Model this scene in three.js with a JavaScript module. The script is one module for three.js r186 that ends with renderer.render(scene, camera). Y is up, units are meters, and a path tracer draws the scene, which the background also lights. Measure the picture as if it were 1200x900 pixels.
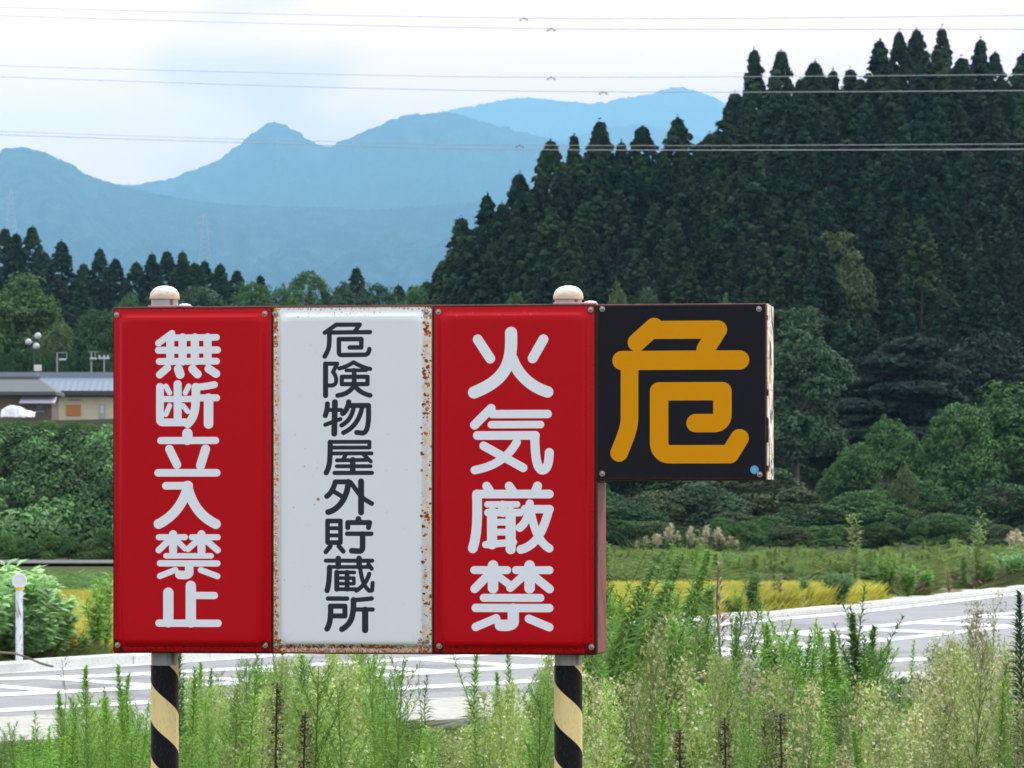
import * as THREE from 'three';
import { mergeGeometries, toCreasedNormals } from 'three/addons/utils/BufferGeometryUtils.js';
import { RoundedBoxGeometry } from 'three/addons/geometries/RoundedBoxGeometry.js';
import { ImprovedNoise } from 'three/addons/math/ImprovedNoise.js';

// ------------------------------------------------------------------ camera, sky, sun, air, exposure
const F = 5000, EYE = 1.5, HORIZON = 600;              // focal length in pixels of the 1200 x 900 frame, eye height, horizon row
const scene = new THREE.Scene();
const camera = new THREE.PerspectiveCamera(2 * Math.atan(450 / F) * 180 / Math.PI, 4 / 3, 0.1, 60000);
camera.position.set(0, EYE, 0);
camera.setViewOffset(1200, 900, 0, 450 - HORIZON, 1200, 900);
camera.focus = 7.6;
camera.userData.fStop = 42;
const renderer = new THREE.WebGLRenderer({ antialias: true });
renderer.toneMapping = THREE.LinearToneMapping;
renderer.toneMappingExposure = 1.34;
renderer.shadowMap.enabled = true;

const perlin = new ImprovedNoise();
const fbm = (x, y, z, n = 4) => { let s = 0, a = 0.5; for (let i = 0; i < n; i++) { s += a * perlin.noise(x, y, z); x *= 2.03; y *= 2.03; z *= 2.03; a *= 0.5; } return s; };
const sat = (x) => Math.min(1, Math.max(0, x)), lerp = (a, b, t) => a + (b - a) * t;
const smooth = (a, b, x) => { const t = sat((x - a) / (b - a)); return t * t * (3 - 2 * t); };
{
  const W = 2048, H = 1024, data = new Float32Array(W * H * 4);
  for (let j = 0; j < H; j++) {
    const el = ((j + 0.5) / H - 0.5) * Math.PI, y = Math.sin(el);
    for (let i = 0; i < W; i++) {
      const az = ((i + 0.5) / W - 0.5) * 2 * Math.PI, x = Math.cos(az) * Math.cos(el), z = Math.sin(az) * Math.cos(el);
      const n = fbm(x * 16 + 42.44, y * 34 + 26.72, z * 16 + 41.84, 7), k = smooth(0.03, 0.34, n);
      const c = x * 0.33 + y * 0.75 - z * 0.573, L = 0.95 + 0.95 * Math.pow((1 + c) / 2, 2.2), o = (j * W + i) * 4;   // thin cloud, brighter towards the sun behind it
      const w = (1 - smooth(0.12, 0.4, y)) * smooth(-0.2, 0.6, -z), b = 1 - smooth(-0.3, 0.5, -z); data[o] = L * lerp(1.0 + 0.9 * w - 0.03 * b, 0.82 + 0.44 * w, k); data[o + 1] = L * lerp(1.0 + 0.02 * w, 0.87 - 0.12 * w, k); data[o + 2] = L * lerp(1.01 - 0.1 * w + 0.035 * b, 0.95 - 0.15 * w, k);   // low cloud towards the sun is warmer, the far side of the sky bluer data[o + 3] = 1;
    }
  }
  const sky = new THREE.DataTexture(data, W, H, THREE.RGBAFormat, THREE.FloatType);
  sky.mapping = THREE.EquirectangularReflectionMapping; sky.magFilter = THREE.LinearFilter; sky.needsUpdate = true;
  scene.background = sky; scene.environment = sky;
}
const sun = new THREE.DirectionalLight(new THREE.Color(1, 0.965, 0.91), 3.0);   // a sun behind thin bright cloud: high, to the right, a little beyond the sign
sun.position.set(132, 300, -269); sun.target.position.set(0, 0, -40);
sun.castShadow = true; sun.shadow.radius = 22; sun.shadow.mapSize.set(4096, 4096);
Object.assign(sun.shadow.camera, { left: -120, right: 120, top: 120, bottom: -120, near: 1, far: 900 });
scene.add(sun, sun.target);
scene.fog = new THREE.FogExp2(new THREE.Color().setRGB(0.315, 0.69, 1.0), 0.00005);

// ------------------------------------------------------------------ helpers
const rngOf = (s) => () => { s = (s + 0x6d2b79f5) | 0; let t = Math.imul(s ^ (s >>> 15), 1 | s); t = (t + Math.imul(t ^ (t >>> 7), 61 | t)) ^ t; return ((t ^ (t >>> 14)) >>> 0) / 4294967296; };
const V = (x, y, z) => new THREE.Vector3(x, y, z);
const at = (px, py, d) => V((px - 600) / F * d, EYE + (HORIZON - py) / F * d, -d);    // layout: where a photo point lies at a given distance
const ground = (px, py, y = 0) => at(px, py, (EYE - y) * F / (py - HORIZON));
const rgb = (r, g, b) => new THREE.Color().setRGB(r, g, b);
const poly = (pts) => (x) => { if (x <= pts[0][0]) return pts[0][1]; for (let i = 1; i < pts.length; i++) if (x <= pts[i][0]) return lerp(pts[i - 1][1], pts[i][1], (x - pts[i - 1][0]) / (pts[i][0] - pts[i - 1][0])); return pts.at(-1)[1]; };
const used = new Map();
function numbered(name) { const n = used.get(name) ?? 0; used.set(name, n + 1); return n ? `${name}_${String(n).padStart(3, '0')}` : name; }
function tag(o, label, category, group, kind) {
  if (label) o.userData.label = label;
  if (category) o.userData.category = category;
  if (group) o.userData.group = group;
  if (kind) o.userData.kind = kind;
  return o;
}
function shade(o) { o.castShadow = true; o.receiveShadow = true; return o; }
function thing(name, label, category, pos, turn = 0, group) {
  const o = new THREE.Group(); o.name = numbered(name); o.position.copy(pos ?? V(0, 0, 0)); o.rotation.y = turn;
  scene.add(o); return tag(o, label, category, group);
}
function part(name, geometry, material, parent, label) { const m = shade(new THREE.Mesh(geometry, material)); m.name = name; if (label) m.userData.label = label; parent.add(m); return m; }
function solo(name, geometry, material, label, category, group, kind) { const m = shade(new THREE.Mesh(geometry, material)); m.name = numbered(name); scene.add(m); return tag(m, label, category, group, kind); }
function copy(o, label, group) {
  const c = o.clone(); c.name = numbered(o.name.replace(/_\d{3}$/, '')); c.userData = { ...o.userData }; if (label) c.userData.label = label; if (group !== undefined) c.userData.group = group;
  scene.add(c); return c;
}
const struct = (name, geometry, material, label) => solo(name, geometry, material, label, null, null, 'structure');
const std = (color, roughness = 0.9, more = {}) => new THREE.MeshStandardMaterial({ color, roughness, ...more });
const leafMat = (color, t = 0, more = {}) => t ? new THREE.MeshPhysicalMaterial({ color, roughness: 0.85, specularIntensity: 0.3, transmission: t, thickness: 0, vertexColors: true, side: THREE.DoubleSide, ...more })
  : new THREE.MeshPhysicalMaterial({ color, roughness: 0.9, specularIntensity: 0.12, vertexColors: true, side: THREE.DoubleSide, ...more });

function noiseTex(w, h, f, repeat) {           // f(x, y, put) with x, y in 0..1 -> [r, g, b] in 0..1 (sRGB)
  const data = new Uint8Array(w * h * 4);
  for (let j = 0; j < h; j++) for (let i = 0; i < w; i++) { const c = f(i / w, j / h), o = (j * w + i) * 4; for (let k = 0; k < 3; k++) data[o + k] = 255 * sat(c[k]); data[o + 3] = 255; }
  const t = new THREE.DataTexture(data, w, h); t.colorSpace = THREE.SRGBColorSpace; t.magFilter = THREE.LinearFilter; t.wrapS = t.wrapT = THREE.RepeatWrapping; if (repeat) t.repeat.set(...repeat); t.needsUpdate = true; return t;
}
const wrapNoise = (x, y, k, s) => { const a = x * 2 * Math.PI, b = y * 2 * Math.PI, r = k / (2 * Math.PI); return fbm(Math.cos(a) * r + s, Math.sin(a) * r + Math.cos(b) * r * 1.01, Math.sin(b) * r - s, 4); };

class MB {                                      // collects triangles, with a colour per vertex, into one geometry
  constructor() { this.p = []; this.n = []; this.c = []; this.u = []; }
  tri(a, b, c, col, normals) {
    const n = normals ?? (() => { const m = V().subVectors(b, a).cross(V().subVectors(c, a)).normalize(); return [m, m, m]; })();
    [a, b, c].forEach((q, i) => { this.p.push(q.x, q.y, q.z); this.n.push(n[i].x, n[i].y, n[i].z); this.c.push(col[0], col[1], col[2]); });
  }
  quad(a, b, c, d, col) { this.tri(a, b, c, col); this.tri(a, c, d, col); }
  leaf(base, dir, side, len, wid, bend, col) {  // a lance-shaped leaf of two bent halves
    const up = V().crossVectors(side, dir).normalize();
    const m = base.clone().addScaledVector(dir, len * 0.5), t = base.clone().addScaledVector(dir, len).addScaledVector(up, -bend * len);
    const l = m.clone().addScaledVector(side, wid / 2), r = m.clone().addScaledVector(side, -wid / 2);
    m.addScaledVector(up, bend * len * 0.25);
    this.tri(base, l, m, col); this.tri(base, m, r, col); this.tri(l, t, m, col); this.tri(m, t, r, col);
  }
  rod(a, b, ra, rb, col, sides = 4) {
    const d = V().subVectors(b, a).normalize(), x = V().crossVectors(d, Math.abs(d.y) < 0.9 ? V(0, 1, 0) : V(1, 0, 0)).normalize(), y = V().crossVectors(d, x);
    for (let i = 0; i < sides; i++) {
      const e = [i, i + 1].map((k) => { const q = k / sides * 2 * Math.PI; return V().addScaledVector(x, Math.cos(q)).addScaledVector(y, Math.sin(q)); });
      const A = a.clone().addScaledVector(e[0], ra), B = a.clone().addScaledVector(e[1], ra), C = b.clone().addScaledVector(e[1], rb), D = b.clone().addScaledVector(e[0], rb);
      this.tri(A, B, C, col, [e[0], e[1], e[1]]); this.tri(A, C, D, col, [e[0], e[1], e[0]]);
    }
  }
  geo() {
    const g = new THREE.BufferGeometry();
    g.setAttribute('position', new THREE.Float32BufferAttribute(this.p, 3)); g.setAttribute('normal', new THREE.Float32BufferAttribute(this.n, 3)); g.setAttribute('color', new THREE.Float32BufferAttribute(this.c, 3));
    return g;
  }
}
function box(w, h, d, x = 0, y = 0, z = 0) { return new THREE.BoxGeometry(w, h, d).translate(x, y, z); }
function rbox(w, h, d, x = 0, y = 0, z = 0, r = 0.003) { return new RoundedBoxGeometry(w, h, d, 2, r).translate(x, y, z); }
function planXZ(pts, y) {                       // a flat sheet over ground points, with uv in metres
  const s = new THREE.Shape(pts.map((p) => new THREE.Vector2(p.x, -p.z))), g = new THREE.ShapeGeometry(s); g.rotateX(-Math.PI / 2); g.translate(0, y, 0); return g;
}
function instances(name, geometry, material, list, label) {
  const m = shade(new THREE.InstancedMesh(geometry, material, list.length)), o = new THREE.Object3D();
  list.forEach((q, i) => { o.position.copy(q.p); o.rotation.set(q.tx ?? 0, q.a ?? 0, q.tz ?? 0, 'YXZ'); o.scale.set(q.w ?? 1, q.h ?? 1, q.w ?? 1); o.updateMatrix(); m.setMatrixAt(i, o.matrix); if (q.c) m.setColorAt(i, q.c); });
  m.name = numbered(name); scene.add(m); return tag(m, label, null, null, 'stuff');
}

// ------------------------------------------------------------------ terrain
const farEdge = poly([[-160, 800], [0, 787], [130, 779], [480, 755.5], [820, 731], [1000, 714.5], [1130, 700], [1200, 691.5], [1420, 668]]);   // far side of the road in the photograph
const bermAt = (u) => Math.max(69, EYE * F / (farEdge(u) - HORIZON) + 2.5);
function groundY(x, z) {
  const d = -z;
  if (d < 66) return -0.06;
  const u = x / d * F + 600, left = 1 - smooth(430, 540, u);
  let h = -0.06;
  const s = d - bermAt(u);
  h += 0.38 * smooth(0, 11, s) * (1 - smooth(31, 60, s)) * smooth(560, 700, u) * (0.9 + 0.35 * perlin.noise(x * 0.5, d * 0.1, 2));
  const fade = 1 - smooth(620, 1000, d);
  h += left * fade * (5.2 * smooth(136, 232, d) + 2.5 * smooth(235, 290, d) + 9 * smooth(330, 500, d));
  h += (1 - left) * fade * (smooth(262, 450, d) * lerp(5, 23, sat((u - 520) / 380)));
  if (d > 262) h += fade * 0.5 * fbm(x * 0.12, d * 0.05, 9);
  return h;
}
{
  const ds = [-60, -30, -8]; for (let d = 4; d < 66; d += 6) ds.push(d); for (let d = 66; d < 700; d *= 1.018) ds.push(d); for (let d = 710; d < 38000; d *= 1.25) ds.push(d);
  const N = 90, p = [], uv = [], idx = [], col = [];
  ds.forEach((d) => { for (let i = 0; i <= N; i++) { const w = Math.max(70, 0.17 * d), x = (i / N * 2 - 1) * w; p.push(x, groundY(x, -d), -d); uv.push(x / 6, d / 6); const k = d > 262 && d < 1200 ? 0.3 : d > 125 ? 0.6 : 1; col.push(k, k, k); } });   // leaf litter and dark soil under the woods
  for (let j = 0; j + 1 < ds.length; j++) for (let i = 0; i < N; i++) { const a = j * (N + 1) + i, b = a + 1, c = a + N + 1, e = c + 1; idx.push(a, b, e, a, e, c); }
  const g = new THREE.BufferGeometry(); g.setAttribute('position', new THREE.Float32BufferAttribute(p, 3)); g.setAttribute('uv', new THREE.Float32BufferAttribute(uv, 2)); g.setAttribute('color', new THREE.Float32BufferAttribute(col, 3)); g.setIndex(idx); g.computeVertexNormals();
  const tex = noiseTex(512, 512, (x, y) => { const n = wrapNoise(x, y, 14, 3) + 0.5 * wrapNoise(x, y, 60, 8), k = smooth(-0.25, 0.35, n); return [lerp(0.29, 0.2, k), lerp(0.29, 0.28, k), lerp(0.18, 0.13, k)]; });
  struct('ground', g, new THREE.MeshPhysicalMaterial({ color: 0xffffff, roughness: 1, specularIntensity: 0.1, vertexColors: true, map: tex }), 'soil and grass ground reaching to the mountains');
}

// ------------------------------------------------------------------ mountains
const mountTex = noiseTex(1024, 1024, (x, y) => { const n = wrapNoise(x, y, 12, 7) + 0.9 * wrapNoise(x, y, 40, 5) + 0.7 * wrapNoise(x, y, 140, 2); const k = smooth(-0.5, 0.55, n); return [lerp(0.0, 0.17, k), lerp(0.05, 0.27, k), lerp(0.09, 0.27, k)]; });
function mountain(label, crest, d, depth, seed, relief) {
  const top = poly(crest), x0 = crest[0][0], x1 = crest.at(-1)[0], NX = 760, NZ = 80, p = [], uv = [], idx = [];
  for (let j = 0; j <= NZ; j++) {
    const t = j / NZ, dd = d - depth * (0.86 - t);
    for (let i = 0; i <= NX; i++) {
      const px = lerp(x0, x1, i / NX), x = (px - 600) / F * d;
      const H = (HORIZON - top(px) - 0.0) / F * d;
      const s = sat(t / 0.86), back = t > 0.86 ? (t - 0.86) / 0.14 : 0;
      const gx = x / (relief * 1.7), gz = dd / (relief * 4.2);
      const r1 = 1 - Math.abs(perlin.noise(gx, gz, seed)) * 2, r2 = 1 - Math.abs(perlin.noise(gx * 2.3 + 5, gz * 2.3, seed + 3)) * 2, r3 = perlin.noise(gx * 14, gz * 30, seed + 7);
      const edge = Math.min(1, (1 - s) * 3.2), low = Math.min(1, s * 3);
      let h = H * Math.pow(s, 0.85) + low * edge * relief * (0.6 * (r1 - 0.6) + 0.34 * (r2 - 0.6)) + low * relief * 0.034 * r3 + low * relief * 0.034 * perlin.noise(gx * 45, gz * 90, seed);
      h -= back * H * 0.5;
      p.push(x * dd / d * 1, Math.max(h, -20) + EYE * s, -dd); uv.push(x / (relief * 5), (dd * 0.6 + h) / (relief * 5));
    }
  }
  for (let j = 0; j < NZ; j++) for (let i = 0; i < NX; i++) { const a = j * (NX + 1) + i, b = a + 1, c = a + NX + 1, e = c + 1; idx.push(a, b, e, a, e, c); }
  const g = new THREE.BufferGeometry(); g.setAttribute('position', new THREE.Float32BufferAttribute(p, 3)); g.setAttribute('uv', new THREE.Float32BufferAttribute(uv, 2)); g.setIndex(idx); g.computeVertexNormals();
  return struct('mountain', g, new THREE.MeshPhysicalMaterial({ color: 0xffffff, roughness: 1, specularIntensity: 0, map: mountTex }), label);
}
mountain('wooded blue ridge dropping from the left edge and running low behind the signboard', [[-260, 192], [-120, 202], [-30, 186], [-4, 180], [4, 172], [12, 170], [30, 169], [60, 178], [84, 190], [100, 201], [125, 211], [150, 217], [195, 227], [240, 234], [300, 239], [360, 240], [440, 244], [500, 238], [560, 234], [640, 245], [760, 250], [900, 255], [1200, 260], [1420, 262]], 17800, 7300, 1.3, 210);
mountain('blue pointed mountain ridge above the white panel', [[-260, 260], [0, 246], [90, 226], [125, 215], [140, 213], [165, 212], [185, 208], [205, 206], [225, 196], [240, 191], [258, 184], [280, 167], [296, 153], [310, 144], [322, 140], [334, 144], [350, 154], [370, 165], [386, 169], [400, 163], [420, 154], [440, 145], [460, 137], [478, 131], [498, 131], [520, 130], [545, 133], [575, 143], [605, 150], [640, 158], [700, 180], [800, 210], [900, 240], [1200, 260], [1420, 270]], 23600, 7000, 4.7, 315);
mountain('rounded blue hill just right of the sharp cedars', [[480, 215], [540, 200], [600, 182], [660, 160], [690, 152], [715, 145], [745, 142], [775, 147], [805, 152], [850, 168], [950, 200], [1200, 240], [1420, 250]], 29800, 5500, 8.1, 315);
mountain('far pale blue mountain with a broad round summit', [[-100, 280], [250, 235], [380, 185], [440, 148], [500, 132], [530, 125], [560, 119], [600, 111], [620, 110], [640, 112], [660, 115], [690, 118], [710, 117], [725, 112], [745, 109], [765, 106], [778, 101], [790, 98.5], [802, 99], [815, 102], [835, 109], [855, 120], [900, 146], [1000, 180], [1200, 210], [1420, 230]], 38400, 7800, 6.2, 445);

// ------------------------------------------------------------------ road, kerbs, markings
const nearEdge = poly([[-160, 852], [0, 844], [510, 822], [1050, 791], [1200, 783], [1420, 772]]);
const walkEdge = poly([[-160, 884], [0, 874], [510, 849], [1050, 809], [1200, 800], [1420, 788]]);
const span = (a, b, n) => Array.from({ length: n + 1 }, (_, i) => lerp(a, b, i / n));
const band = (f, g, x0, x1, n = 40) => [...span(x0, x1, n).map((x) => ground(x, f(x))), ...span(x1, x0, n).map((x) => ground(x, g(x)))];
const asphaltTex = noiseTex(1024, 1024, (x, y) => { const n = wrapNoise(x, y, 8, 1), m = wrapNoise(x, y, 300, 4), v = 0.49 + 0.07 * n + 0.14 * m - 0.07 * smooth(0.12, 0.22, wrapNoise(x, y, 5, 9)); return [v, v, v * 1.015]; }, [0.18, 0.18]);
const concreteTex = noiseTex(512, 512, (x, y) => { const n = wrapNoise(x, y, 10, 1), m = wrapNoise(x, y, 120, 4), v = 0.78 + 0.08 * n + 0.09 * m, s = smooth(0.16, 0.4, wrapNoise(x, y, 22, 9)) * 0.14; return [v - s, v - s * 1.1, v * 0.97 - s * 1.3]; }, [0.35, 0.35]);
const asphalt = std(0xffffff, 0.92, { map: asphaltTex }), concrete = std(0xffffff, 0.95, { map: concreteTex });
const paint = std(rgb(0.82, 0.83, 0.84), 0.7, { map: noiseTex(256, 256, (x, y) => { const v = 0.94 - 0.2 * smooth(0.0, 0.4, wrapNoise(x, y, 40, 3) + 0.5 * wrapNoise(x, y, 120, 6)); return [v, v, v]; }) });
struct('road', planXZ(band(farEdge, nearEdge, -160, 1420), 0), asphalt, 'pale grey asphalt road behind the signboard');
{ const top = planXZ(band((x) => nearEdge(x) + 0.4, walkEdge, -160, 1420), 0.03).toNonIndexed(), q = span(-160, 1420, 60).map((x) => ground(x, walkEdge(x))), p = [], u = []; for (let i = 0; i + 1 < q.length; i++) { const [a, b] = [q[i], q[i + 1]]; for (const [v, y] of [[a, 0.03], [a, -0.12], [b, -0.12], [a, 0.03], [b, -0.12], [b, 0.03]]) { p.push(v.x, y, v.z); u.push(v.x, y); } }
  const edge = new THREE.BufferGeometry(); edge.setAttribute('position', new THREE.Float32BufferAttribute(p, 3)); edge.setAttribute('uv', new THREE.Float32BufferAttribute(u, 2)); edge.computeVertexNormals();
  struct('pavement', mergeGeometries([top, edge]), std(rgb(0.62, 0.6, 0.58), 0.95, { map: concreteTex }), 'pale concrete pavement on the near side of the road'); }
const line = (f, wf, x0, x1) => struct('road_marking', planXZ(band((x) => f(x) - wf(x) / 2, (x) => f(x) + wf(x) / 2, x0, x1), 0.004), paint);
const edgeW = poly([[0, 3], [600, 2.8], [1200, 2.6]]);
line((x) => farEdge(x) + poly([[0, 1.5], [800, 3], [1000, 3.5], [1200, 3.2]])(x), edgeW, -160, 1420);
line(poly([[-160, 842], [0, 833], [480, 806.5], [1050, 774], [1190, 767], [1420, 757]]), poly([[0, 4], [1200, 3.4]]), -160, 1420);
const upper = poly([[-160, 803], [0, 796], [130, 792], [480, 773], [860, 747], [1000, 737], [1190, 718], [1420, 694]]);
const lower = poly([[-160, 823], [0, 814.5], [98, 810], [480, 790], [860, 766.5], [1040, 750], [1190, 733.5], [1420, 707]]);
line(upper, edgeW, -160, 1420); line(lower, poly([[0, 3.8], [1200, 3]]), -160, 1420);
for (let u = -190, k = 0; u < 1330; k++) {
  const step = lerp(120, 72, sat(u / 1000)), del = lerp(118, 92, sat(u / 1000)), w = lerp(28, 18, sat(u / 1000));
  const a = u, b = u + w, c = u + del + w, e = u + del;
  if (a > -150) struct('road_marking', planXZ([ground(a, upper(a) + 1.6), ground(b, upper(b) + 1.6), ground(c, lower(c) - 1.9), ground(e, lower(e) - 1.9)], 0.004), paint);
  u += step;
}
{ // far kerb: separate stones along the road, their tops a little uneven
  const rng = rngOf(11), root = new THREE.Group(); root.name = 'kerb'; scene.add(root); tag(root, 'pale concrete kerb along the far side of the road', null, null, 'structure');
  const pts = span(-160, 1420, 300).map((x) => ground(x, farEdge(x) - 0.3)); const path = new THREE.CatmullRomCurve3(pts), L = path.getLength(), n = Math.floor(L / 1.6);
  const variants = [0.08, 0.088, 0.094].map((h) => new RoundedBoxGeometry(1.585, h + 0.06, 0.22, 2, 0.012).translate(0, (h + 0.06) / 2 - 0.05, 0.12));
  const uvs = (g) => { const q = g.attributes.position, u = g.attributes.uv; for (let i = 0; i < q.count; i++) u.setXY(i, q.getX(i) + q.getZ(i), q.getY(i) + q.getZ(i)); return g; }; variants.forEach(uvs);
  for (let i = 0; i < n; i++) {
    const a = path.getPointAt(i / n), b = path.getPointAt((i + 1) / n), big = (i + 0.5) / n > 0.83 && (i + 0.5) / n < 0.93;
    const s = part(i ? `kerb_stone_${String(i).padStart(3, '0')}` : 'kerb_stone', variants[i % 3], concrete, root);
    s.position.copy(a).lerp(b, 0.5); s.rotation.y = -Math.atan2(b.z - a.z, b.x - a.x) + (rng() - 0.5) * 0.012; s.rotation.x = (rng() - 0.5) * 0.03; s.scale.x = a.distanceTo(b) / 1.6; s.position.y = (rng() - 0.5) * 0.018; s.rotation.z = (rng() - 0.5) * 0.008;
    s.rotation.order = 'YXZ';
    if (big) s.scale.y = 1.6;
  }
  // strip of pale, gritty concrete behind the kerb
  struct('path', planXZ(band((x) => farEdge(x) - poly([[0, 3.5], [800, 5.5], [1200, 5]])(x), (x) => farEdge(x) - 1.2, -160, 1420), 0.07), std(0xffffff, 1, { map: concreteTex, color: rgb(0.72, 0.68, 0.64) }), 'gritty strip behind the far kerb');
}
// grey lane at the foot of the left bank
{
  const pts = span(-120, 560, 20).flatMap((x) => [x]), g = planXZ([...pts.map((x) => ground(x, 658)), ...pts.reverse().map((x) => ground(x, 661.5))], 0.05);
  struct('path', g, std(rgb(0.42, 0.42, 0.42), 1, { map: asphaltTex }), 'narrow grey lane at the foot of the left bank');
}

// ------------------------------------------------------------------ foliage builders
function clump(mb, rng, c, rx, ry, n, size, tone, droop = 0, low = -0.45, round = 1.1, vary = 0.4) { // leafy tuft: small leaf faces over a lumpy ellipsoid
  for (let i = 0; i < n; i++) {
    const y = lerp(low, 1, rng()), a = rng() * 6.283, r = Math.sqrt(Math.max(0, 1 - y * y)), k = 0.72 + 0.34 * rng();
    const out = V(Math.cos(a) * r, y, Math.sin(a) * r), q = V(c.x + out.x * rx * k, c.y + out.y * ry * k, c.z + out.z * rx * k);
    const nn = out.clone().add(V(rng() - 0.5, rng() - 0.1 - droop, rng() - 0.5).multiplyScalar(1.1)).normalize();
    const t1 = V().crossVectors(nn, V(rng() - 0.5, rng() - 0.5, rng() - 0.5)).normalize(), t2 = V().crossVectors(nn, t1), s = size * (0.6 + 0.8 * rng());
    const sn = out.clone().multiplyScalar(round).add(nn).normalize(), f = tone * (1 - vary / 2 + vary * rng()), col = [f * (0.92 + 0.2 * rng()), f, f * (0.9 + 0.15 * rng())];
    const A = q.clone().addScaledVector(t1, -s * 0.5), B = q.clone().addScaledVector(t2, s * 0.32), C = q.clone().addScaledVector(t1, s * 0.6), D = q.clone().addScaledVector(t2, -s * 0.32);
    mb.tri(A, C, B, col, [sn, sn, sn]); mb.tri(A, D, C, col, [sn, sn, sn]);
  }
}
function trunkGeo(h, r, limbs, rng, reach) {
  const mb = new MB(), col = [1, 1, 1]; let p = V(0, -0.3, 0); const n = 6;
  for (let i = 1; i <= n; i++) { const q = V((rng() - 0.5) * h * 0.015, h * i / n, (rng() - 0.5) * h * 0.015); mb.rod(p, q, r * (1 - (i - 1) / n * 0.9), r * (1 - i / n * 0.9), col, 6); p = q; }
  for (let i = 0; i < limbs; i++) { const y = h * (0.3 + 0.6 * rng()), a = rng() * 6.283, l = reach * (1.05 - y / h * 0.7); mb.rod(V(0, y, 0), V(Math.cos(a) * l, y + l * 0.5, Math.sin(a) * l), r * 0.35, r * 0.08, col, 4); }
  return mb.geo();
}
const bark = std(rgb(0.07, 0.055, 0.045), 1, { vertexColors: true }), paleBark = std(rgb(0.16, 0.14, 0.12), 1, { vertexColors: true });
// sugi cedars: a pointed crown of rounded, drooping tufts; 20 m tall before scaling
function cedarCrown(seed, R, bare = 0) {
  const rng = rngOf(seed), mb = new MB(), H = 20;
  for (let i = 0; i < 24; i++) {                        // inner boughs close to the trunk
    const t = 0.1 + 0.84 * rng(), a = rng() * 6.283, r = R * Math.pow(1 - t, 0.8) * 0.45; clump(mb, rng, V(Math.cos(a) * r, t * H, Math.sin(a) * r), 0.5 + 0.5 * (1 - t), 0.5 + 0.5 * (1 - t), 22, 0.5, 0.75);
  }
  const N = 132;
  for (let i = 0; i < N; i++) {
    const t = 0.06 + 0.93 * (1 - Math.pow(1 - (i + rng() * 0.8) / N, 1.45)), a = i * 2.39996 + rng() * 0.9, lump = (0.72 + 0.5 * rng()) + 0.5 * perlin.noise(Math.cos(a) * 1.3 + seed, t * 9, Math.sin(a) * 1.3);
    const prof = (0.01 + Math.min(1, 1.22 * Math.pow(1 - t, 0.96))) * lump, r = Math.max(0.02, R * prof);
    if (bare && rng() < bare) continue;
    const s = lerp(1.5, 0.2, Math.pow(t, 0.95)) * (0.65 + 0.7 * rng());
    clump(mb, rng, V(Math.cos(a) * r * 0.9, t * H - s * 0.3, Math.sin(a) * r * 0.9), s, s * 0.95, Math.round(34 + 40 * s), 0.4, 0.45 + 1.05 * rng(), 0, -0.35, 1.5, 0.34);
  }
  clump(mb, rng, V(0, H * 0.992, 0), 0.1, 0.5, 12, 0.22, 1);
  return mb.geo();
}
const cedarMats = [rgb(0.021, 0.043, 0.024), rgb(0.016, 0.036, 0.023), rgb(0.028, 0.054, 0.023), rgb(0.023, 0.038, 0.024)].map((c) => leafMat(c));
const cedarGeos = [[21, 4.4], [22, 4.9], [23, 4.1], [24, 4.7], [25, 5.2]].map(([s, r]) => cedarCrown(s, r)), sparseCedar = [cedarCrown(31, 4.0, 0.3), cedarCrown(32, 4.2, 0.24)];
const cedarTrunk = trunkGeo(18.4, 0.28, 18, rngOf(3), 1.5);
const kept = {};
let nTree = 0;
function cedar(px, tip, d, label, group, mat = 0, sparse = false, wide = 1) {
  const p = at(px, tip, d), g = groundY(p.x, p.z), h = p.y - g, k = nTree++;
  const geo = sparse ? sparseCedar[k % 2] : cedarGeos[k % 5];
  let o;
  if (!kept.cedar) { o = kept.cedar = thing('cedar_tree', label, 'tree'); part('trunk', cedarTrunk, bark, o); part('crown', geo, cedarMats[mat], o); }
  else { o = copy(kept.cedar, label); o.children[1].geometry = geo; o.children[1].material = cedarMats[mat]; }
  delete o.userData.group; if (group) o.userData.group = group;
  o.position.set(p.x, g - 0.2, p.z); o.rotation.y = k * 2.1; const w = wide * (0.92 + 0.16 * ((k * 0.618) % 1)) * Math.max(0.62, Math.min(1.15, h / 20)); o.scale.set(w, (h + 0.2) / 20.4, w);
  return o;
}
// broadleaved trees: lobes covered with leafy tufts; 8 m tall before scaling
function leafyCrown(seed, lobes, size, tuft, flat = 1) {
  const rng = rngOf(seed), mb = new MB();
  for (const [x, y, z, r, ry] of lobes) {
    const n = Math.round(16 * r * r / (tuft * tuft) * 0.42);
    for (let i = 0; i < n; i++) {
      const yy = 1 - 1.55 * (i + rng()) / n, a = i * 2.39996 + rng(), q = Math.sqrt(Math.max(0.02, 1 - yy * yy)), k = 0.82 + 0.3 * perlin.noise(Math.cos(a) * 2 + seed, yy * 2, Math.sin(a) * 2) + 0.12 * rng();
      const s = tuft * (0.65 + 0.7 * rng());
      clump(mb, rng, V(x + Math.cos(a) * q * r * k, y + yy * ry * k, z + Math.sin(a) * q * r * k), s, s * 0.75 * flat, Math.round(34 * (s / tuft)), size, 0.7 + 0.6 * rng(), 0, -0.3);
    }
  }
  return mb.geo();
}
const lobesOf = (seed, n, R, H) => { const rng = rngOf(seed); return [[0, H * 0.66, 0, R * 0.62, H * 0.33], ...Array.from({ length: n }, (_, i) => { const a = i / n * 6.283 + rng(), r = R * (0.35 + 0.35 * rng()), s = R * (0.32 + 0.25 * rng()); return [Math.cos(a) * r, H * (0.22 + 0.5 * rng()), Math.sin(a) * r, s, s * 0.85]; })]; };
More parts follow.
